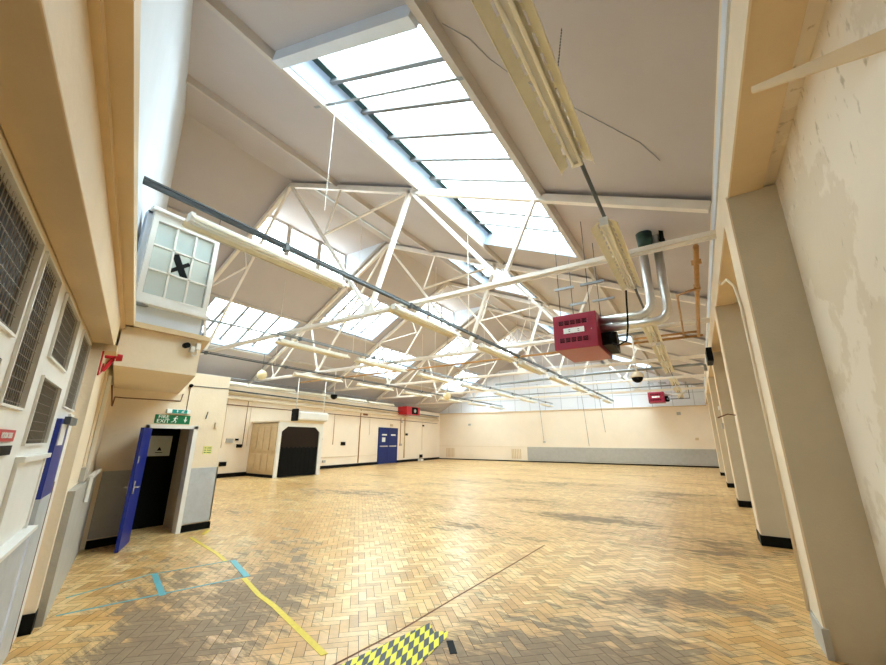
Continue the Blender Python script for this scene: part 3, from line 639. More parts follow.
# overhanging box with the high window
ov = [Vector((-5.35, 1.50, 0)), Vector((-5.35, 2.36, 0)), Vector((-7.75, 3.19, 0)), Vector((-7.75, 2.25, 0))]
def oz(z, pts=ov): return [p + Vector((0,0,z)) for p in pts]
b = B(); b.prism(oz(2.34), (0,0,.46)); struct('wall_overhang', b, M['cream'], label='cream box projecting over the fire exit', cat='wall')
ovl = [Vector((-5.28, 1.46, 0)), Vector((-5.28, 2.42, 0)), Vector((-7.75, 3.26, 0)), Vector((-7.75, 2.2, 0))]
b = B(); b.prism(oz(2.80, ovl), (0,0,.06)); struct('trim_13', b, M['tan'], label='ledge on top of the projecting cream box', cat='ledge')
XB = -5.42
b = B(); b.box(XB-.1, XB, 1.52, 2.34, 2.86, 3.18); b.box(XB-.1, XB, 1.50, 1.60, 3.18, 4.22); b.box(XB-.1, XB, 2.29, 2.37, 3.18, 4.22); b.box(XB-.1, XB, 1.50, 2.37, 4.22, 4.34)
b.prism([(XB-.1, 2.32, 2.86), (XB, 2.37, 2.86), (-7.75, 3.2, 2.86), (-7.85, 3.15, 2.86)], (0,0,1.48)); b.prism([(XB-.0, 1.5, 4.30), (XB, 2.37, 4.30), (-7.75, 3.2, 4.30), (-7.75, 2.25, 4.30)], (0,0,.05))
struct('wall_window_box', b, M['blue_white'], label='cool white enclosure around the high window', cat='wall')
w = sthing('window_2', 'high white sash window of nine panes above the fire exit, black cross taped in the middle', 'window', (XB, 1.94, 3.18))
def q4(y, z): return y, z
wy0, wy1, wz0, wz1 = 1.55, 2.36, 3.15, 4.33
b = B(); X0, X1 = XB, XB+.06
b.box(X0+.001, X1, wy0, wy0+.06, wz0+.10, wz1-.11); b.box(X0+.001, X1, wy1-.06, wy1, wz0+.10, wz1-.11); b.box(X0+.001, X1, wy0, wy1, wz0, wz0+.10); b.box(X0+.001, X1, wy0, wy1, wz1-.11, wz1); b.box(X0+.001, X1+.05, wy0-.04, wy1+.03, wz1, wz1+.04); b.box(X0+.001, X1+.04, wy0-.03, wy1+.02, wz0-.04, wz0)
obj('window_frame', b, M['white'], w)
gy0, gy1, gz0, gz1 = wy0+.06, wy1-.06, wz0+.10, wz1-.11
for k in (1, 2):
    y = gy0 + (gy1-gy0)*k/3; b = B(); b.box(X0+.01, X1-.01, y-.011, y+.011, gz0, gz1); obj('glazing_bar', b, M['white'], w)
    z = gz0 + (gz1-gz0)*k/3; b = B(); b.box(X0+.01, X1-.01, gy0, gy1, z-.011, z+.011); obj('glazing_bar', b, M['white'], w)
for i in range(3):
    for j in range(3):
        ya, yb = gy0+(gy1-gy0)*i/3+.011, gy0+(gy1-gy0)*(i+1)/3-.011; za, zb = gz0+(gz1-gz0)*j/3+.011, gz0+(gz1-gz0)*(j+1)/3-.011
        b = B(); b.box(X0+.02, X0+.028, ya, yb, za, zb); obj('glass_pane', b, M['paleglass'], w)
        if i == 1 and j == 1:
            b = B(); b.bar((X0+.031, ya+.02, zb-.02), (X0+.031, yb-.04, za), .085, .004, up=(1,0,0)); b.bar((X0+.033, ya, za+.04), (X0+.033, yb-.01, zb-.09), .05, .004, up=(1,0,0)); obj('black_tape', b, M['black'], w)
t = thing('security_camera', 'small black and white camera on the corner of the projecting cream box', 'camera', (-5.34, 2.22, 2.65))
b = B(); b.tube((-5.35, 2.17, 2.70), (-5.28, 2.17, 2.70), .035, 14); obj('lens', b, M['black'], t)
b = B(); b.box(-5.35, -5.29, 2.22, 2.27, 2.63, 2.70); b.box(-5.35, -5.29, 2.28, 2.33, 2.67, 2.75); obj('housing', b, M['white'], t)
b = B(); b.path([(-5.33, 2.24, 2.63), (-5.32, 2.27, 2.58), (-5.32, 2.31, 2.60), (-5.32, 2.31, 2.68)], .006); obj('cable', b, M['white'], t)

# ------------------------------------------------------------------ fluorescent lights
def make_fitting():
    t = thing('fluorescent_light', 'x', 'light', (0,0,0))
    L_ = 2.44
    b = B(); b.box(-.035, .035, 0, L_, -.03, .04); b.box(-.05, .05, 0, .05, -.06, .05); b.box(-.05, .05, L_-.05, L_, -.06, .05); obj('spine', b, M['white'], t)
    for s in (-1, 1):
        b = B()
        a0 = (s*.035, .02); a1 = (s*.065, .0); a2 = (s*.085, -.012); a3 = (s*.155, -.07)
        def strip(p, q, y0, y1, b=b):
            b.prism([(p[0], y0, p[1]), (q[0], y0, q[1]), (q[0], y1, q[1]), (p[0], y1, p[1])], (0, 0, .004))
        strip(a0, a1, 0, L_); strip(a2, a3, 0, L_)
        n = 15
        for k in range(n):
            y = L_*k/n; strip(a1, a2, y, y+.055)
        b.box(min(a3[0], a3[0]-s*.006), max(a3[0], a3[0]-s*.006), 0, L_, -.09, -.068)
        obj('reflector', b, M['olive'], t)
        b = B(); b.tube((s*.035, .05, -.055), (s*.035, L_-.05, -.055), .016, 10); obj('tube', b, M['tube'], t)
    for y in (.35, L_-.35):
        b = B(); b.tube((0, y, .04), (0, y, .16), .004, 6); obj('hanger', b, M['darksteel'], t)
    return t
proto = make_fitting(); first = [True]
def copy_tree(o, parent=None):
    c = o.copy(); COL.objects.link(c)
    if parent: c.parent = parent
    for ch in [x for x in bpy.data.objects if x.parent == o]: copy_tree(ch, c)
    return c
proto_children = [x for x in bpy.data.objects if x.parent == proto]
def fitting(x, y, z, label, group, scale=1.0, roll=0):
    if first[0]: r = proto; first[0] = False
    else:
        r = proto.copy(); COL.objects.link(r)
        for ch in proto_children:
            c = ch.copy(); COL.objects.link(c); c.parent = r
    r.location = (x, y, z); r['label'] = label; r['group'] = group; r.scale = (scale, scale, 1) if scale != 1 else (1,1,1)
    return r
ORD = ['nearest', 'second', 'third', 'fourth', 'fifth', 'sixth', 'seventh', 'eighth', 'ninth', 'tenth']
rows = [('in the row over mid hall', -4.75, 4.12, [1.70, 5.45, 9.2, 12.1, 15.5, 19.0, 22.6, 26.0]),
        ('in the row under the ridge', -9.05, 4.12, [5.85, 8.75, 12.1, 15.6, 19.3, 23.0, 26.6]),
        ('in the row right of the left wall row', -13.2, 4.12, [9.4, 12.9, 16.4, 20.0, 23.6, 27.0]),
        ('in the row along the left wall', -16.9, 3.97, [7.2, 9.75, 12.6, 15.4, 18.4]),
        ('in the row beside the right wall', -.62, 4.17, [.88, 4.55, 9.0, 11.9, 14.6, 18.6, 22.0, 25.5])]
for rl, X, z, ys in rows:
    for k, y in enumerate(ys):
        x = X
        if 'along the left' in rl: x = X - max(0, (y-9))*.09
        fitting(x, y, z, 'twin tube light %s, %s' % ('nearest the camera' if k == 0 else ORD[k] + ' from the camera', rl), 'lights ' + rl)
# trunking (dark steel conduit) over each row
def conduit(name, label, pts, r, m, cat='conduit', extra=None):
    b = B(); b.path(pts, r, 8)
    if extra: extra(b)
    return tag(obj(name, b, M[m]), label, cat)
for rl, X, z, r, m in (('middle row of lights', -4.75, 4.29, .032, 'darksteel'), ('row of lights under the ridge', -9.05, 4.28, .026, 'galv'), ('third row of lights', -13.2, 4.28, .026, 'darksteel')):
    y0_ = 5.8 if X == -9.05 else ny(X)
    t = thing('cable_conduit', 'dark steel conduit running above the ' + rl, 'conduit', (X, 14, z))
    b = B(); b.tube((X, y0_, z), (X, 29.2, z), r, 8); b.bar((X, y0_, z+.05), (X, 29.2, z+.05), .035, .02); obj('pipe', b, M[m], t)
    for k in range(9):
        y = 3.0 + k*3.0 + (3.5 if X == -9.05 else 0)
        if y > 29: continue
        b = B(); b.box(X-.05, X+.05, y-.03, y+.03, z-.05, z+.06); obj('clamp', b, M['darksteel'], t)
    for k in range(6):
        y = 8.5 + k*4.72 - 4.7*0
        if y < 29: b = B(); b.tube((X+.02, y, z), (X+.02, y, zroof(X+.02)-.02), .008, 6); obj('drop_rod', b, M['steel_white'], t)
conduit('cable_conduit', 'dark conduit joining the lights beside the right wall', [(-.62, -.3, 4.30), (-.62, 28.5, 4.30)], .022, 'darksteel')
conduit('cable_conduit', 'pale conduit running above the lights along the left wall', [(-16.9, 5, 4.16), (-16.95, 9, 4.16), (-18.6, 28, 4.2)], .02, 'galv')
# lower grey pipe in front of the high window
conduit('steel_pipe', 'thin grey conduit rising from the high white window to the lights under the ridge', [(-5.25, 1.50, 3.06), (-9.02, 5.80, 4.22)], .022, 'galv', 'pipe')
# chain over near right light
def chain(name, label, a, b_, r=.012, m='steel_white', n=60):
    a = Vector(a); b_ = Vector(b_); b = B(); d = (b_-a)/n
    for k in range(n): b.tube(a+d*k, a+d*(k+.7), r, 6, r*.5)
    return tag(obj(name, b, M[m]), label, 'chain')
chain('chain', 'dark chain holding up the nearest light beside the right wall', (-.60, 2.60, 4.30), (-.57, 3.01, zr(-.57)), .007, 'darksteel', 20)
b = B(); b.bar((-5.03, 3.38, zr(-5.03)-.10), (-1.85, 3.25, zr(-1.85)-.16), .05, .006, up=(.44,0,1)); tag(obj('perforated_strap', b, M['galv']), 'perforated metal strap across the near skylight', 'strap')
chain('chain', 'white bead chain hanging from the strap below the near skylight', (-4.42, 3.36, zr(-4.42)-.12), (-4.42, 3.36, 5.0), .008, 'white', 70)

def on_slope(pts): return [(x, y, zr(x)-.008) for x, y in pts]
conduit('ceiling_cable', 'thin slack cable pinned across the roof slope between the skylight and the near lights', on_slope([(-1.75, 2.63), (-1.55, 2.88), (-1.45, 3.18), (-1.3, 3.44), (-.98, 3.8), (-.66, 4.2), (-.4, 4.5), (-.11, 4.84), (.08, 5.24)]), .004, 'galv', 'cable')
# ------------------------------------------------------------------ heaters
def heater(x0, x1, y0, y1, z0, z1, label, front='-y', fan=True):
    t = thing('unit_heater', label, 'heater', ((x0+x1)/2, (y0+y1)/2, z0))
    b = B(); b.box(x0, x1, y0, y1, z0, z1); obj('casing', b, M['red'], t, bevel=.012)
    w = x1-x0; h = z1-z0
    for zz in (.70, .20):
        b = B(); b.box(x0+w*.13, x1-w*.2, y0-.004, y0+.002, z0+h*zz, z0+h*(zz+.12)); obj('louvre', b, M['dark'], t)
        b = B()
        for k in range(6): xx = x0+w*(.13+.67*k/5); b.box(xx-.008, xx+.008, y0-.012, y0-.002, z0+h*zz, z0+h*(zz+.12))
        for k in range(3): b.box(x0+w*.13, x1-w*.2, y0-.010, y0-.003, z0+h*(zz+.03+.03*k), z0+h*(zz+.036+.03*k))
        obj('louvre_slats', b, M['red'], t)
    b = B(); b.box(x0+w*.24, x1-w*.28, y0-.006, y0, z0+h*.45, z0+h*.60); obj('label_plate', b, M['sign_white'], t)
    b = B()
    for xx in (.36, .57): b.box(x0+w*xx, x0+w*(xx+.04), y0-.008, y0-.005, z0+h*.49, z0+h*.505); b.box(x0+w*xx, x0+w*(xx+.04), y0-.008, y0-.005, z0+h*.54, z0+h*.555)
    obj('print', b, M['black'], t)
    b = B(); b.sphere((x1-w*.12, y0-.004, z0+h*.5), .012, 8, 6); obj('stud', b, M['steel'], t)
    if fan:
        b = B(); b.box(x1, x1+.18, y0+.35, y1-.1, z0+h*.12, z0+h*.62); b.tube((x1+.09, y0+.45, z0+h*.3), (x1+.26, y0+.45, z0+h*.3), .13, 14); obj('motor', b, M['black'], t)
        for k in range(4): b = B(); yy = y0+.42+k*.12; b.bar((x1+.16, yy, z0+h*.15), (x1+.16, yy, z0+h*(.68-.06*k)), .05, .05); obj('motor_rib', b, M['darksteel'], t)
    for xx, yy in ((x0+.12, y0+.15), (x1-.12, y0+.15), (x0+.12, y1-.15), (x1-.12, y1-.15)):
        b = B(); b.tube((xx, yy, z1), (xx, yy, zroof(xx)-.02), .008, 6); obj('hanging_rod', b, M['darksteel'], t)
    for yy in (y0+.15, y1-.15):
        b = B(); b.bar((x0+.05, yy, z1+.60), (x0+.42, yy, z1+.60), .06, .04); b.bar((x1-.25, yy, z1+.60), (x1+.2, yy, z1+.60), .06, .04); obj('hanger_rail', b, M['galv'], t)
    return t
HY = 7.15
heater(-2.10, -1.30, HY, HY+1.35, 3.22, 3.90, 'large red gas heater hanging near the right wall')
def flue(name, label, xs_, y, zt, zh, r, elbow, x_end):
    pts = [(xs_, y, zt), (xs_, y, zh+elbow)]
    for k in range(1, 7):
        a = math.pi/2*k/6; pts.append((xs_-elbow*(1-math.cos(a)), y, zh+elbow*(1-math.sin(a))))
    pts.append((x_end, y, zh)); b = B(); b.path(pts, r, 16)
    o = tag(obj(name, b, M['steel']), label, 'flue'); return o
flue('flue_pipe', 'left of two bright steel flue pipes beside the large red heater', -.40, 7.5, 5.35, 3.78, .075, .22, -1.31)
flue('flue_pipe', 'right of two bright steel flue pipes beside the large red heater', -.16, 7.5, 5.25, 3.62, .075, .22, -1.31)
t = thing('flue_cowl', 'dark green flue collar with a black bracket where the steel pipes meet the roof', 'cowl', (-.28, 7.5, 5.2))
b = B(); b.tube((-.35, 7.5, 5.05), (-.35, 7.5, 5.36), .12, 18, .14); obj('collar', b, M['bottlegreen'], t)
b = B(); b.box(-.10, -.03, 7.42, 7.50, 5.0, 5.32); b.box(-.2, -.02, 7.44, 7.48, 5.1, 5.14); obj('bracket', b, M['black'], t)
conduit('power_cable', 'black cable drooping from the near lights to the large red heater', [(-.72, 6.95, 4.10), (-.74, 7.0, 3.9), (-.78, 7.1, 3.5), (-.84, 7.2, 3.26), (-1.0, 7.3, 3.22), (-1.1, 7.4, 3.3)], .016, 'black', 'cable')
# two more rails seen left above the heater
heater(-2.55, -1.60, 29.0, 29.9, 4.05, 4.75, 'smaller looking red gas heater at the far end near the right wall')
conduit('flue_pipe', 'pair of thin pipes bending up beside the far red heater', [(-1.55, 29.3, 4.55), (-.6, 29.3, 4.55), (-.35, 29.3, 4.7), (-.30, 29.3, 5.3)], .06, 'steel', 'flue')
# left wall heater
t = thing('unit_heater', 'red gas heater with a dark fan grille high above the blue double doors', 'heater', (-18.5, 24.0, 3.4))
b = B(); b.box(-18.75, -17.9, 22.6, 24.2, 3.42, 4.0); obj('casing', b, M['red_bright'], t)
b = B(); b.box(-17.9, -17.88, 23.2, 23.95, 3.46, 3.96); obj('fan_grille', b, M['dark'], t)
b = B(); b.tube((-17.885, 23.57, 3.71), (-17.86, 23.57, 3.71), .13, 14); obj('fan_hub', b, M['grey'], t)

# ------------------------------------------------------------------ pipes on the right
conduit('gas_pipe', 'long ochre gas pipe crossing the hall behind the large heater', [(.45, 12.0, 4.30), (-16.5, 12.0, 4.30)], .035, 'copper', 'pipe')
conduit('gas_pipe', 'thick ochre gas pipe running beside the right beam', [(.35, 6.30, 4.34), (.35, 12.0, 4.28)], .04, 'copper', 'pipe', lambda b: (b.box(.28, .42, 6.9, 6.93, 4.30, 4.38), b.box(.30, .40, 8.05, 8.15, 4.27, 4.37)))
conduit('gas_pipe', 'thin ochre branch pipe looping beside the right beam', [(.35, 8.1, 4.30), (.02, 8.3, 4.30), (.02, 11.9, 4.30)], .022, 'copper', 'pipe')
conduit('gas_pipe', 'upper of the two short ochre pipes under the near right lights', [(.35, 11.5, 4.30), (-1.2, 11.5, 4.30)], .03, 'copper', 'pipe')
conduit('steel_pipe', 'grey steel pipe crossing the hall with an elbow at the right beam', [(.5, 16.2, 3.98), (.5, 16.2, 4.18), (.42, 16.2, 4.22), (-3, 16.3, 4.22), (-8.0, 17.0, 4.2)], .05, 'galv', 'pipe')
conduit('steel_pipe', 'thin grey pipe crossing the hall in front of the white gable', [(.5, 22.0, 4.25), (-14, 22.0, 4.25)], .03, 'galv', 'pipe')
conduit('steel_pipe', 'brown pipe loop between the far red heater and the right beam', [(.4, 27.5, 4.9), (-.2, 27.5, 4.9), (-.2, 27.5, 4.1), (-1.4, 27.5, 4.1)], .03, 'darksteel', 'pipe')
conduit('wall_conduit', 'cream conduit swerving from the long beam down the nearest pier', [(.59, 6.9, 3.93), (.57, 6.4, 3.72), (.555, 5.6, 3.5), (.55, 5.0, 3.2), (.55, 4.80, 2.9), (.55, 4.78, .2)], .014, 'cream')
b = B(); b.box(.44, .57, 11.7, 12.5, 3.55, 3.9); tag(obj('loudspeaker', b, M['black'], bevel=.01), 'small black loudspeaker on the right beam', 'speaker')
b = B(); b.box(.52, .57, 12.85, 12.98, 1.9, 2.05); tag(obj('switch_box', b, M['grey']), 'grey switch box on the third pier', 'switch')
b = B(); b.box(.52, .58, 12.9, 13.1, 2.4, 2.5); tag(obj('switch_box', b, M['white']), 'white switch box on the third pier above the grey one', 'switch')
conduit('cable_hook', 'loose dark cable end sticking out of the second pier', [(.56, 8.35, 2.0), (.45, 8.3, 2.02), (.3, 8.28, 1.96)], .010, 'rust', 'cable')

# dome camera
t = thing('dome_camera', 'cream dome camera with a black underside hanging beyond the large red heater', 'camera', (-1.15, 11.0, 3.05))
b = B(); b.tube((-1.15, 11, 3.25), (-1.15, 11, 4.3), .022, 10); obj('stem', b, M['steel_white'], t)
b = B(); b.sphere((-1.15, 11, 3.17), .16, 20, 8, zmin=-.1, zmax=1, sz=.9); obj('housing', b, M['cream'], t)
b = B(); b.sphere((-1.15, 11, 3.155), .135, 20, 8, zmin=-1, zmax=0); obj('dome', b, M['black'], t)
b = B(); b.bar((-1.5, 11, 4.32), (-.8, 11, 4.32), .10, .05); obj('mount_plate', b, M['galv'], t)
t = thing('dome_camera', 'small dark dome camera hanging above the strip curtain doorway', 'camera', (-15.96, 13.92, 3.6))
b = B(); b.tube((-15.96, 13.92, 3.85), (-15.96, 13.92, 5.2), .02, 8); obj('stem', b, M['steel_white'], t)
b = B(); b.sphere((-15.96, 13.92, 3.8), .18, 16, 8, zmin=-1, zmax=.4); obj('dome', b, M['black'], t)
# globes
for gx, gy, gz, lab in ((-16.41, 10.0, 4.40, 'cream globe lamp hanging at far left below the skylights'), (-12.22, 19.2, 4.1, 'cream globe lamp hanging among the far rows of lights')):
    t = thing('globe_lamp', lab, 'lamp', (gx, gy, gz))
    b = B(); b.sphere((gx, gy, gz), .22, 20, 14, zmin=-1, zmax=1); obj('globe', b, M['plastic'], t)
    b = B(); b.tube((gx, gy, gz+.20), (gx, gy, zroof(gx)), .012, 6); obj('stem', b, M['darksteel'], t)

# ------------------------------------------------------------------ left wall furniture
def lw(Y, z, d=0.0): return Vector((wl(Y)+d, Y, z))
def lbox(b, y0, y1, z0, z1, d0, d1):
    return b.hexa([lw(y0,z0,d0), lw(y1,z0,d0), lw(y1,z0,d1), lw(y0,z0,d1), lw(y0,z1,d0), lw(y1,z1,d0), lw(y1,z1,d1), lw(y0,z1,d1)])
t = sthing('door_3', 'pair of navy blue doors with push bars in the far left wall', 'door', lw(21.4, 0))
for k, (y0, y1) in enumerate(((20.33, 21.42), (21.44, 22.53))):
    b = B(); lbox(b, y0, y1, 0.02, 2.33, 0, .05); f = obj('door_leaf', b, M['navy'], t)
    b = B(); lbox(b, y0+.1, y1-.1, 1.13, 1.20, .05, .10); obj('push_bar', b, M['steel'], f)
    b = B(); lbox(b, y0+.3, y1-.2, 1.88, 1.98, .05, .055); obj('door_sign', b, M['sign_white'], f)
b = B(); lbox(b, 20.65, 21.05, 1.45, 1.75, .05, .055); obj('paper_notice', b, M['sign_white'], t)
b = B(); lbox(b, 20.25, 22.6, 2.33, 2.42, 0, .07); lbox(b, 20.25, 20.33, 0, 2.33, 0, .07); lbox(b, 22.53, 22.6, 0, 2.33, 0, .07); obj('door_frame', b, M['navy'], t)
# porch with strip curtain
PX = -15.2
t = sthing('porch', 'boxed porch projecting from the left wall around a black strip curtain', 'porch', (PX-.9, 11.6, 0))
b = B(); b.box(-17.3, PX-.05, 10.4, 10.46, .12, 2.26); obj('side_wall', b, M['panel_tan'], t, label='tan panelled timber side')
for k in range(4):
    for z0, z1 in ((.25, .95), (1.1, 2.12)):
        x0 = -17.1 + k*.48; b = B(); b.box(x0, x0+.36, 10.36, 10.40, z0, z1); obj('raised_panel', b, M['panel_tan'], t, bevel=.015)
b = B(); b.box(-17.3, PX-.081, 10.375, 10.40, 0, .12); obj('plinth', b, M['black'], t)
b = B(); b.box(PX-.08, PX+.02, 10.38, 10.52, 0, 2.12); b.box(PX-.08, PX+.02, 12.55, 12.75, 0, 2.12); b.box(PX-.08, PX+.02, 10.38, 12.75, 2.12, 2.298)
b.prism([(PX-.02, 10.52, 2.12), (PX-.02, 10.80, 2.12), (PX-.02, 10.52, 1.90)], (.04,0,0)); b.prism([(PX-.02, 12.55, 2.12), (PX-.02, 12.30, 2.12), (PX-.02, 12.55, 1.90)], (.04,0,0)); obj('door_frame', b, M['white'], t)
b = B(); b.box(-17.4, PX+.03, 10.35, 12.78, 2.30, 2.36); obj('roof', b, M['cream'], t)
b = B(); b.box(-17.9, PX-.05, 12.69, 12.75, 0, 2.30); obj('side_wall', b, M['cream'], t)
b = B(); b.box(PX-.06, PX-.03, 10.52, 12.55, 1.15, 2.15); obj('upper_curtain', b, mat('smoky strip curtain', (.018, .011, .008), .3, spec=0.2), t)
for k in range(9):
    y = 10.53 + k*.224; b = B(); b.box(PX-.03, PX-.015, y, y+.215, .03, 1.20); b.prism([(PX-.03, y, 1.20), (PX-.03, y+.215, 1.20), (PX-.03, y+.107, 1.26)], (.012,0,0)); obj('curtain_strip', b, M['black'], t)
t = thing('air_curtain', 'long white air curtain unit with a black end, hung above the strip curtain doorway', 'air curtain', (PX+.1, 11.9, 2.5))
b = B(); b.box(PX-.05, PX+.35, 11.05, 12.75, 2.40, 2.80); obj('casing', b, M['white'], t, bevel=.08)
b = B(); b.box(PX-.04, PX+.34, 10.93, 11.05, 2.36, 2.9); obj('end_cap', b, M['black'], t, bevel=.03)
for y in (11.05, 12.6):
    b = B(); b.tube((PX+.1, y, 2.78), (PX+.1, y, 4.3), .022, 8); obj('hanging_rod', b, M['white'], t)
b = B(); b.box(PX, PX+.1, 11.0, 12.7, 2.37, 2.42); obj('outlet_grille', b, M['plastic'], t)
t = thing('fire_extinguisher', 'small red extinguisher beside the strip curtain doorway', 'extinguisher', (wl(13.2)+.15, 13.25, .5))
b = B(); b.tube(lw(13.25, .55, .12), lw(13.25, 1.0, .12), .08, 12); obj('cylinder', b, M['red_bright'], t)
b = B(); b.tube(lw(13.25, 1.0, .12), lw(13.25, 1.12, .12), .03, 8); obj('valve', b, M['black'], t)
# pipes along the left wall
def lpipe(label, y0, y1, z, r, m, d=.12, name='wall_pipe', z1=None):
    return conduit(name, label, [lw(y0, z, d), lw(y1, z if z1 is None else z1, d)], r, m, 'pipe')
lpipe('thick cream pipe high on the left wall', 4.5, 29.0, 3.30, .07, 'cream', .14)
lpipe('dark steel pipe above the cream pipe on the left wall', 4.5, 29.0, 3.62, .035, 'darksteel', .2)
lpipe('thin brown conduit below the cream pipe on the left wall', 4.5, 29.0, 3.02, .018, 'rust', .05)
lpipe('bright white pipe at the top of the left wall', 5, 20.0, 3.86, .05, 'white', .25)
lpipe('long cream rail under the left roof edge', 5, 29, 3.5, .05, 'tan', .04)
vert_pipes = [(7.85, 0.2, 3.6, .03, 'copper'), (9.0, 1.2, 3.3, .012, 'cream'), (10.0, 1.25, 3.3, .012, 'rust'), (10.2, 1.25, 3.3, .012, 'cream'), (14.9, 1.7, 3.2, .014, 'copper'), (15.8, 1.3, 3.0, .014, 'copper'), (18.2, .2, 3.5, .03, 'copper'), (19.2, 1.9, 3.2, .012, 'cream'), (23.0, 1.2, 3.2, .025, 'copper'), (23.6, .3, 3.9, .045, 'tan'), (26.3, .8, 3.3, .014, 'cream')]
vl = ['behind the lobby corner', 'left of the porch', 'above the twin sockets', 'second above the twin sockets', 'first right of the porch', 'second right of the porch', 'midway between porch and blue doors', 'just left of the blue doors', 'just right of the blue doors', 'thick one, right of the blue doors', 'last one before the far corner']
for (y, z0, z1, r, m), lb in zip(vert_pipes, vl):
    conduit('wall_pipe', 'vertical pipe on the left wall, ' + lb, [lw(y, z0, .04), lw(y, z1, .04)], r, m, 'pipe')
lpipe('thin cable trunking low on the left wall between porch and blue doors', 14.6, 20.2, .62, .015, 'cream', .02)
boxes = [(9.35, 1.5, .22, 'grey', 'pale socket left of the porch'), (9.7, 1.55, .10, 'black', 'tiny black socket left of the porch'), (9.85, 1.28, .18, 'black', 'dark control box left of the porch'), (9.2, .55, .22, 'black', 'black outlet low on the wall left of the porch'),
         (14.0, 2.4, .12, 'cream', 'cream switch high right of the porch'), (14.85, 1.6, .12, 'grey', 'grey socket first right of the porch'), (16.7, 1.35, .26, 'black', 'black vent between the porch and the blue doors'), (15.2, .40, .16, 'grey', 'grey outlet low right of the porch'),
         (23.9, 2.0, .2, 'black', 'black box right of the blue doors'), (23.1, 1.25, .2, 'grey', 'grey box on the pipe right of the blue doors'), (23.15, 2.9, .14, 'grey', 'grey box above the blue doors corner'), (26.5, 2.75, .16, 'black', 'black box high near the far corner'), (26.2, .35, .3, 'black', 'black vent low near the far corner'), (21.8, 2.6, .2, 'tan', 'small tan sign light above the blue doors'), (18.7, 3.25, .3, 'rust', 'small reddish sign under the pipes left of the blue doors')]
for y, z, s_, m, lb in boxes:
    b = B(); lbox(b, y-s_*.7, y+s_*.7, z-s_*.4, z+s_*.4, 0, .06); tag(obj('wall_box', b, M[m]), lb, 'wall box')
b = B(); lbox(b, 25.6, 26.0, .0, .16, .1, .4); tag(obj('floor_box', b, M['white']), 'small pale box on the floor by the left wall near the far corner', 'box')
# radiator ghosts as real slatted panels
for (x, lb) in ((-18.9, 'corner'), (-12.9, 'middle')):
    b = B()
    for k in range(6): xx = x + k*.14; b.box(xx, xx+.07, wf(xx)-.02, wf(xx), .2, .95)
    tag(obj('wall_batten_panel', b, M['tan']), 'faint row of upright marks low on the far wall, %s' % ('in the left corner' if lb == 'corner' else 'left of the grey dado'), 'wall panel')
# far wall fittings
for x, z, s_, m, lb in ((-16.6, 2.9, .16, 'grey', 'small grey bracket on the far wall near the left corner'), (-10.2, 1.5, .14, 'grey', 'small grey box low on the far wall under a hanging cable'), (-.2, 1.75, .16, 'tan', 'small socket on the far wall near the right corner'), (-1.0, 3.4, .2, 'grey', 'grey security light high on the far wall at right')):
    b = B(); b.box(x-s_*.6, x+s_*.6, wf(x)-.12, wf(x), z-s_*.5, z+s_*.5); tag(obj('wall_box', b, M[m]), lb, 'wall box')
for x, z0, lb in ((-10.2, 1.6, 'left'), (-6.9, 1.25, 'middle, hanging loose from the lights'), (-5.7, 2.2, 'right')):
    conduit('hanging_cable', 'thin dark cable down the far wall, ' + lb, [(x, wf(x)-.15, z0), (x-.25, wf(x)-.25, 6.0)], .012, 'darksteel', 'cable')

# ------------------------------------------------------------------ tape and marks on the floor
def strip(pts, w, m, name, label, z=.0025, cat='tape'):
    b = B(); P_ = [Vector((x, y, 0)) for x, y in pts]; Ls = []; Rs = []
    for i, p_ in enumerate(P_):
        d = (P_[min(i+1, len(P_)-1)] - P_[max(i-1, 0)]).normalized(); n = Vector((-d.y, d.x, 0))
        Ls.append(p_+n*w/2); Rs.append(p_-n*w/2)
    for i in range(len(P_)-1):
        b.prism([Ls[i]+Vector((0,0,.0005)), Rs[i]+Vector((0,0,.0005)), Rs[i+1]+Vector((0,0,.0005)), Ls[i+1]+Vector((0,0,.0005))], (0,0,z))
    return tag(obj(name, b, M[m]), label, cat)
strip([(-4.68, 2.97), (-4.08, 2.78), (-3.7, 2.70), (-3.04, 2.51), (-2.60, 2.38)], .055, 'yellow', 'floor_tape', 'long yellow floor tape running from the blue tape towards the camera')
strip([(-7.25, 3.56), (-5.95, 3.32), (-5.5, 3.2)], .05, 'yellow', 'floor_tape', 'thin yellow floor tape from the fire exit to the blue tape')
strip([(-7.3, 3.78), (-7.55, 4.0)], .07, 'yellow', 'floor_tape', 'short yellow tape scrap by the corner of the lobby')
strip([(-5.46, 3.27), (-4.70, 3.02)], .07, 'cyan', 'floor_tape', 'wide pale blue tape closing the right end of the taped lane', .003)
strip([(-4.72, 3.0), (-5.14, 1.47)], .028, 'cyan', 'floor_tape', 'thin blue tape line on the near side of the lane')
strip([(-5.48, 3.24), (-5.72, 2.4), (-5.61, 1.65)], .022, 'cyan', 'floor_tape', 'thin blue tape line on the far side of the lane')
strip([(-5.70, 2.46), (-4.88, 2.22)], .06, 'cyan', 'floor_tape', 'short blue tape bar across the middle of the lane', .003)
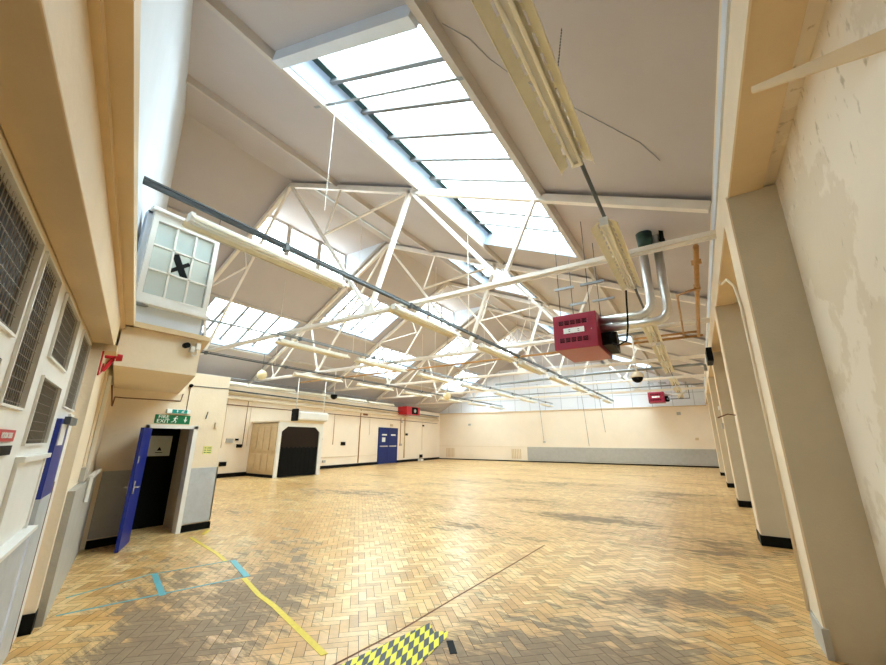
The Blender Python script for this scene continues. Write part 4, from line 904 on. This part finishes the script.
# hazard mat: black and yellow slanted cells
hz0 = Vector((-2.22, 2.2, 0)); 
def haz():
    m = bpy.data.materials.new('black and yellow hazard tape'); m.use_nodes = True
    nt = m.node_tree; bs = nt.nodes['Principled BSDF']; L = nt.links
    tc = nt.nodes.new('ShaderNodeTexCoord'); mp = nt.nodes.new('ShaderNodeMapping'); mp.inputs['Location'].default_value = (.5, 0, .5)
    # shear so that cells slant like hazard stripes
    sx = nt.nodes.new('ShaderNodeSeparateXYZ'); cb = nt.nodes.new('ShaderNodeCombineXYZ'); L.new(tc.outputs['Object'], sx.inputs[0])
    ma = nt.nodes.new('ShaderNodeMath'); ma.operation = 'MULTIPLY_ADD'; L.new(sx.outputs['X'], ma.inputs[0]); ma.inputs[1].default_value = 1.5; L.new(sx.outputs['Y'], ma.inputs[2])
    L.new(ma.outputs[0], cb.inputs['Y']); L.new(sx.outputs['X'], cb.inputs['X']); cb.inputs['Z'].default_value = .02
    ck = nt.nodes.new('ShaderNodeTexChecker'); ck.inputs['Color1'].default_value = (.85, .78, .03, 1); ck.inputs['Color2'].default_value = (.035, .045, .045, 1); ck.inputs['Scale'].default_value = 14.0
    L.new(cb.outputs['Vector'], ck.inputs['Vector']); L.new(ck.outputs['Color'], bs.inputs['Base Color']); bs.inputs['Roughness'].default_value = .45
    return m
M['haz'] = haz()
b = B(); b.prism([(-2.42, 2.2, .0005), (-1.95, 2.2, .0005), (-1.93, 2.7, .0005), (-1.98, 3.12, .0005), (-2.02, 3.20, .0005), (-2.12, 3.13, .0005), (-2.24, 3.24, .0005)], (0,0,.004)); tag(obj('hazard_tape', b, M['haz']), 'black and yellow hazard tape patch on the floor at the bottom edge', 'tape')
strip([(-1.93, 3.08), (-1.80, 2.93)], .055, 'black', 'floor_tape', 'small dark grey tape square beside the hazard tape', .003)
strip([(-2.45, 2.2), (-2.37, 3.0), (-2.35, 3.85), (-2.30, 5.2), (-2.27, 6.4)], .02, 'rust', 'floor_joint', 'straight dark joint line in the parquet right of the hazard tape', .001, 'joint')

# ------------------------------------------------------------------ world, camera, settings
wd = bpy.data.worlds.new('World'); SC.world = wd; wd.use_nodes = True
bg = wd.node_tree.nodes['Background']; bg.inputs['Strength'].default_value = 9.5
_n = wd.node_tree; _tc = _n.nodes.new('ShaderNodeTexCoord'); _sx = _n.nodes.new('ShaderNodeSeparateXYZ'); _r = _n.nodes.new('ShaderNodeValToRGB')
_n.links.new(_tc.outputs['Generated'], _sx.inputs[0]); _n.links.new(_sx.outputs['Z'], _r.inputs['Fac']); _n.links.new(_r.outputs['Color'], bg.inputs['Color'])
_r.color_ramp.elements[0].position = 0.0; _r.color_ramp.elements[0].color = (.10, .09, .08, 1); _r.color_ramp.elements[1].position = 0.03; _r.color_ramp.elements[1].color = (0.92, 0.96, 1.0, 1)
cd = bpy.data.cameras.new('Camera'); cam = bpy.data.objects.new('Camera', cd); COL.objects.link(cam); SC.camera = cam
f = 381.63; cd.sensor_fit = 'HORIZONTAL'; cd.sensor_width = 36; cd.lens = f*36/886; cd.clip_start = .05; cd.clip_end = 200
yaw, pitch, roll = .578312, .276423, .0057138
fw = Vector((-math.sin(yaw)*math.cos(pitch), math.cos(yaw)*math.cos(pitch), math.sin(pitch))); rt = Vector((math.cos(yaw), math.sin(yaw), 0)); up = rt.cross(fw)
r_ = rt*math.cos(roll) + up*math.sin(roll); u_ = -rt*math.sin(roll) + up*math.cos(roll)
mt = Matrix((r_, u_, -fw)).transposed().to_4x4(); mt.translation = (0, 0, S); cam.matrix_world = mt
vs_ = SC.view_settings; vs_.view_transform = 'Standard'; vs_.look = 'None'; vs_.gamma = 1; vs_.use_curve_mapping = False; vs_.exposure = 0.80
SC.cycles.max_bounces = 14; SC.cycles.diffuse_bounces = 5; SC.cycles.transparent_max_bounces = 12; SC.cycles.glossy_bounces = 4
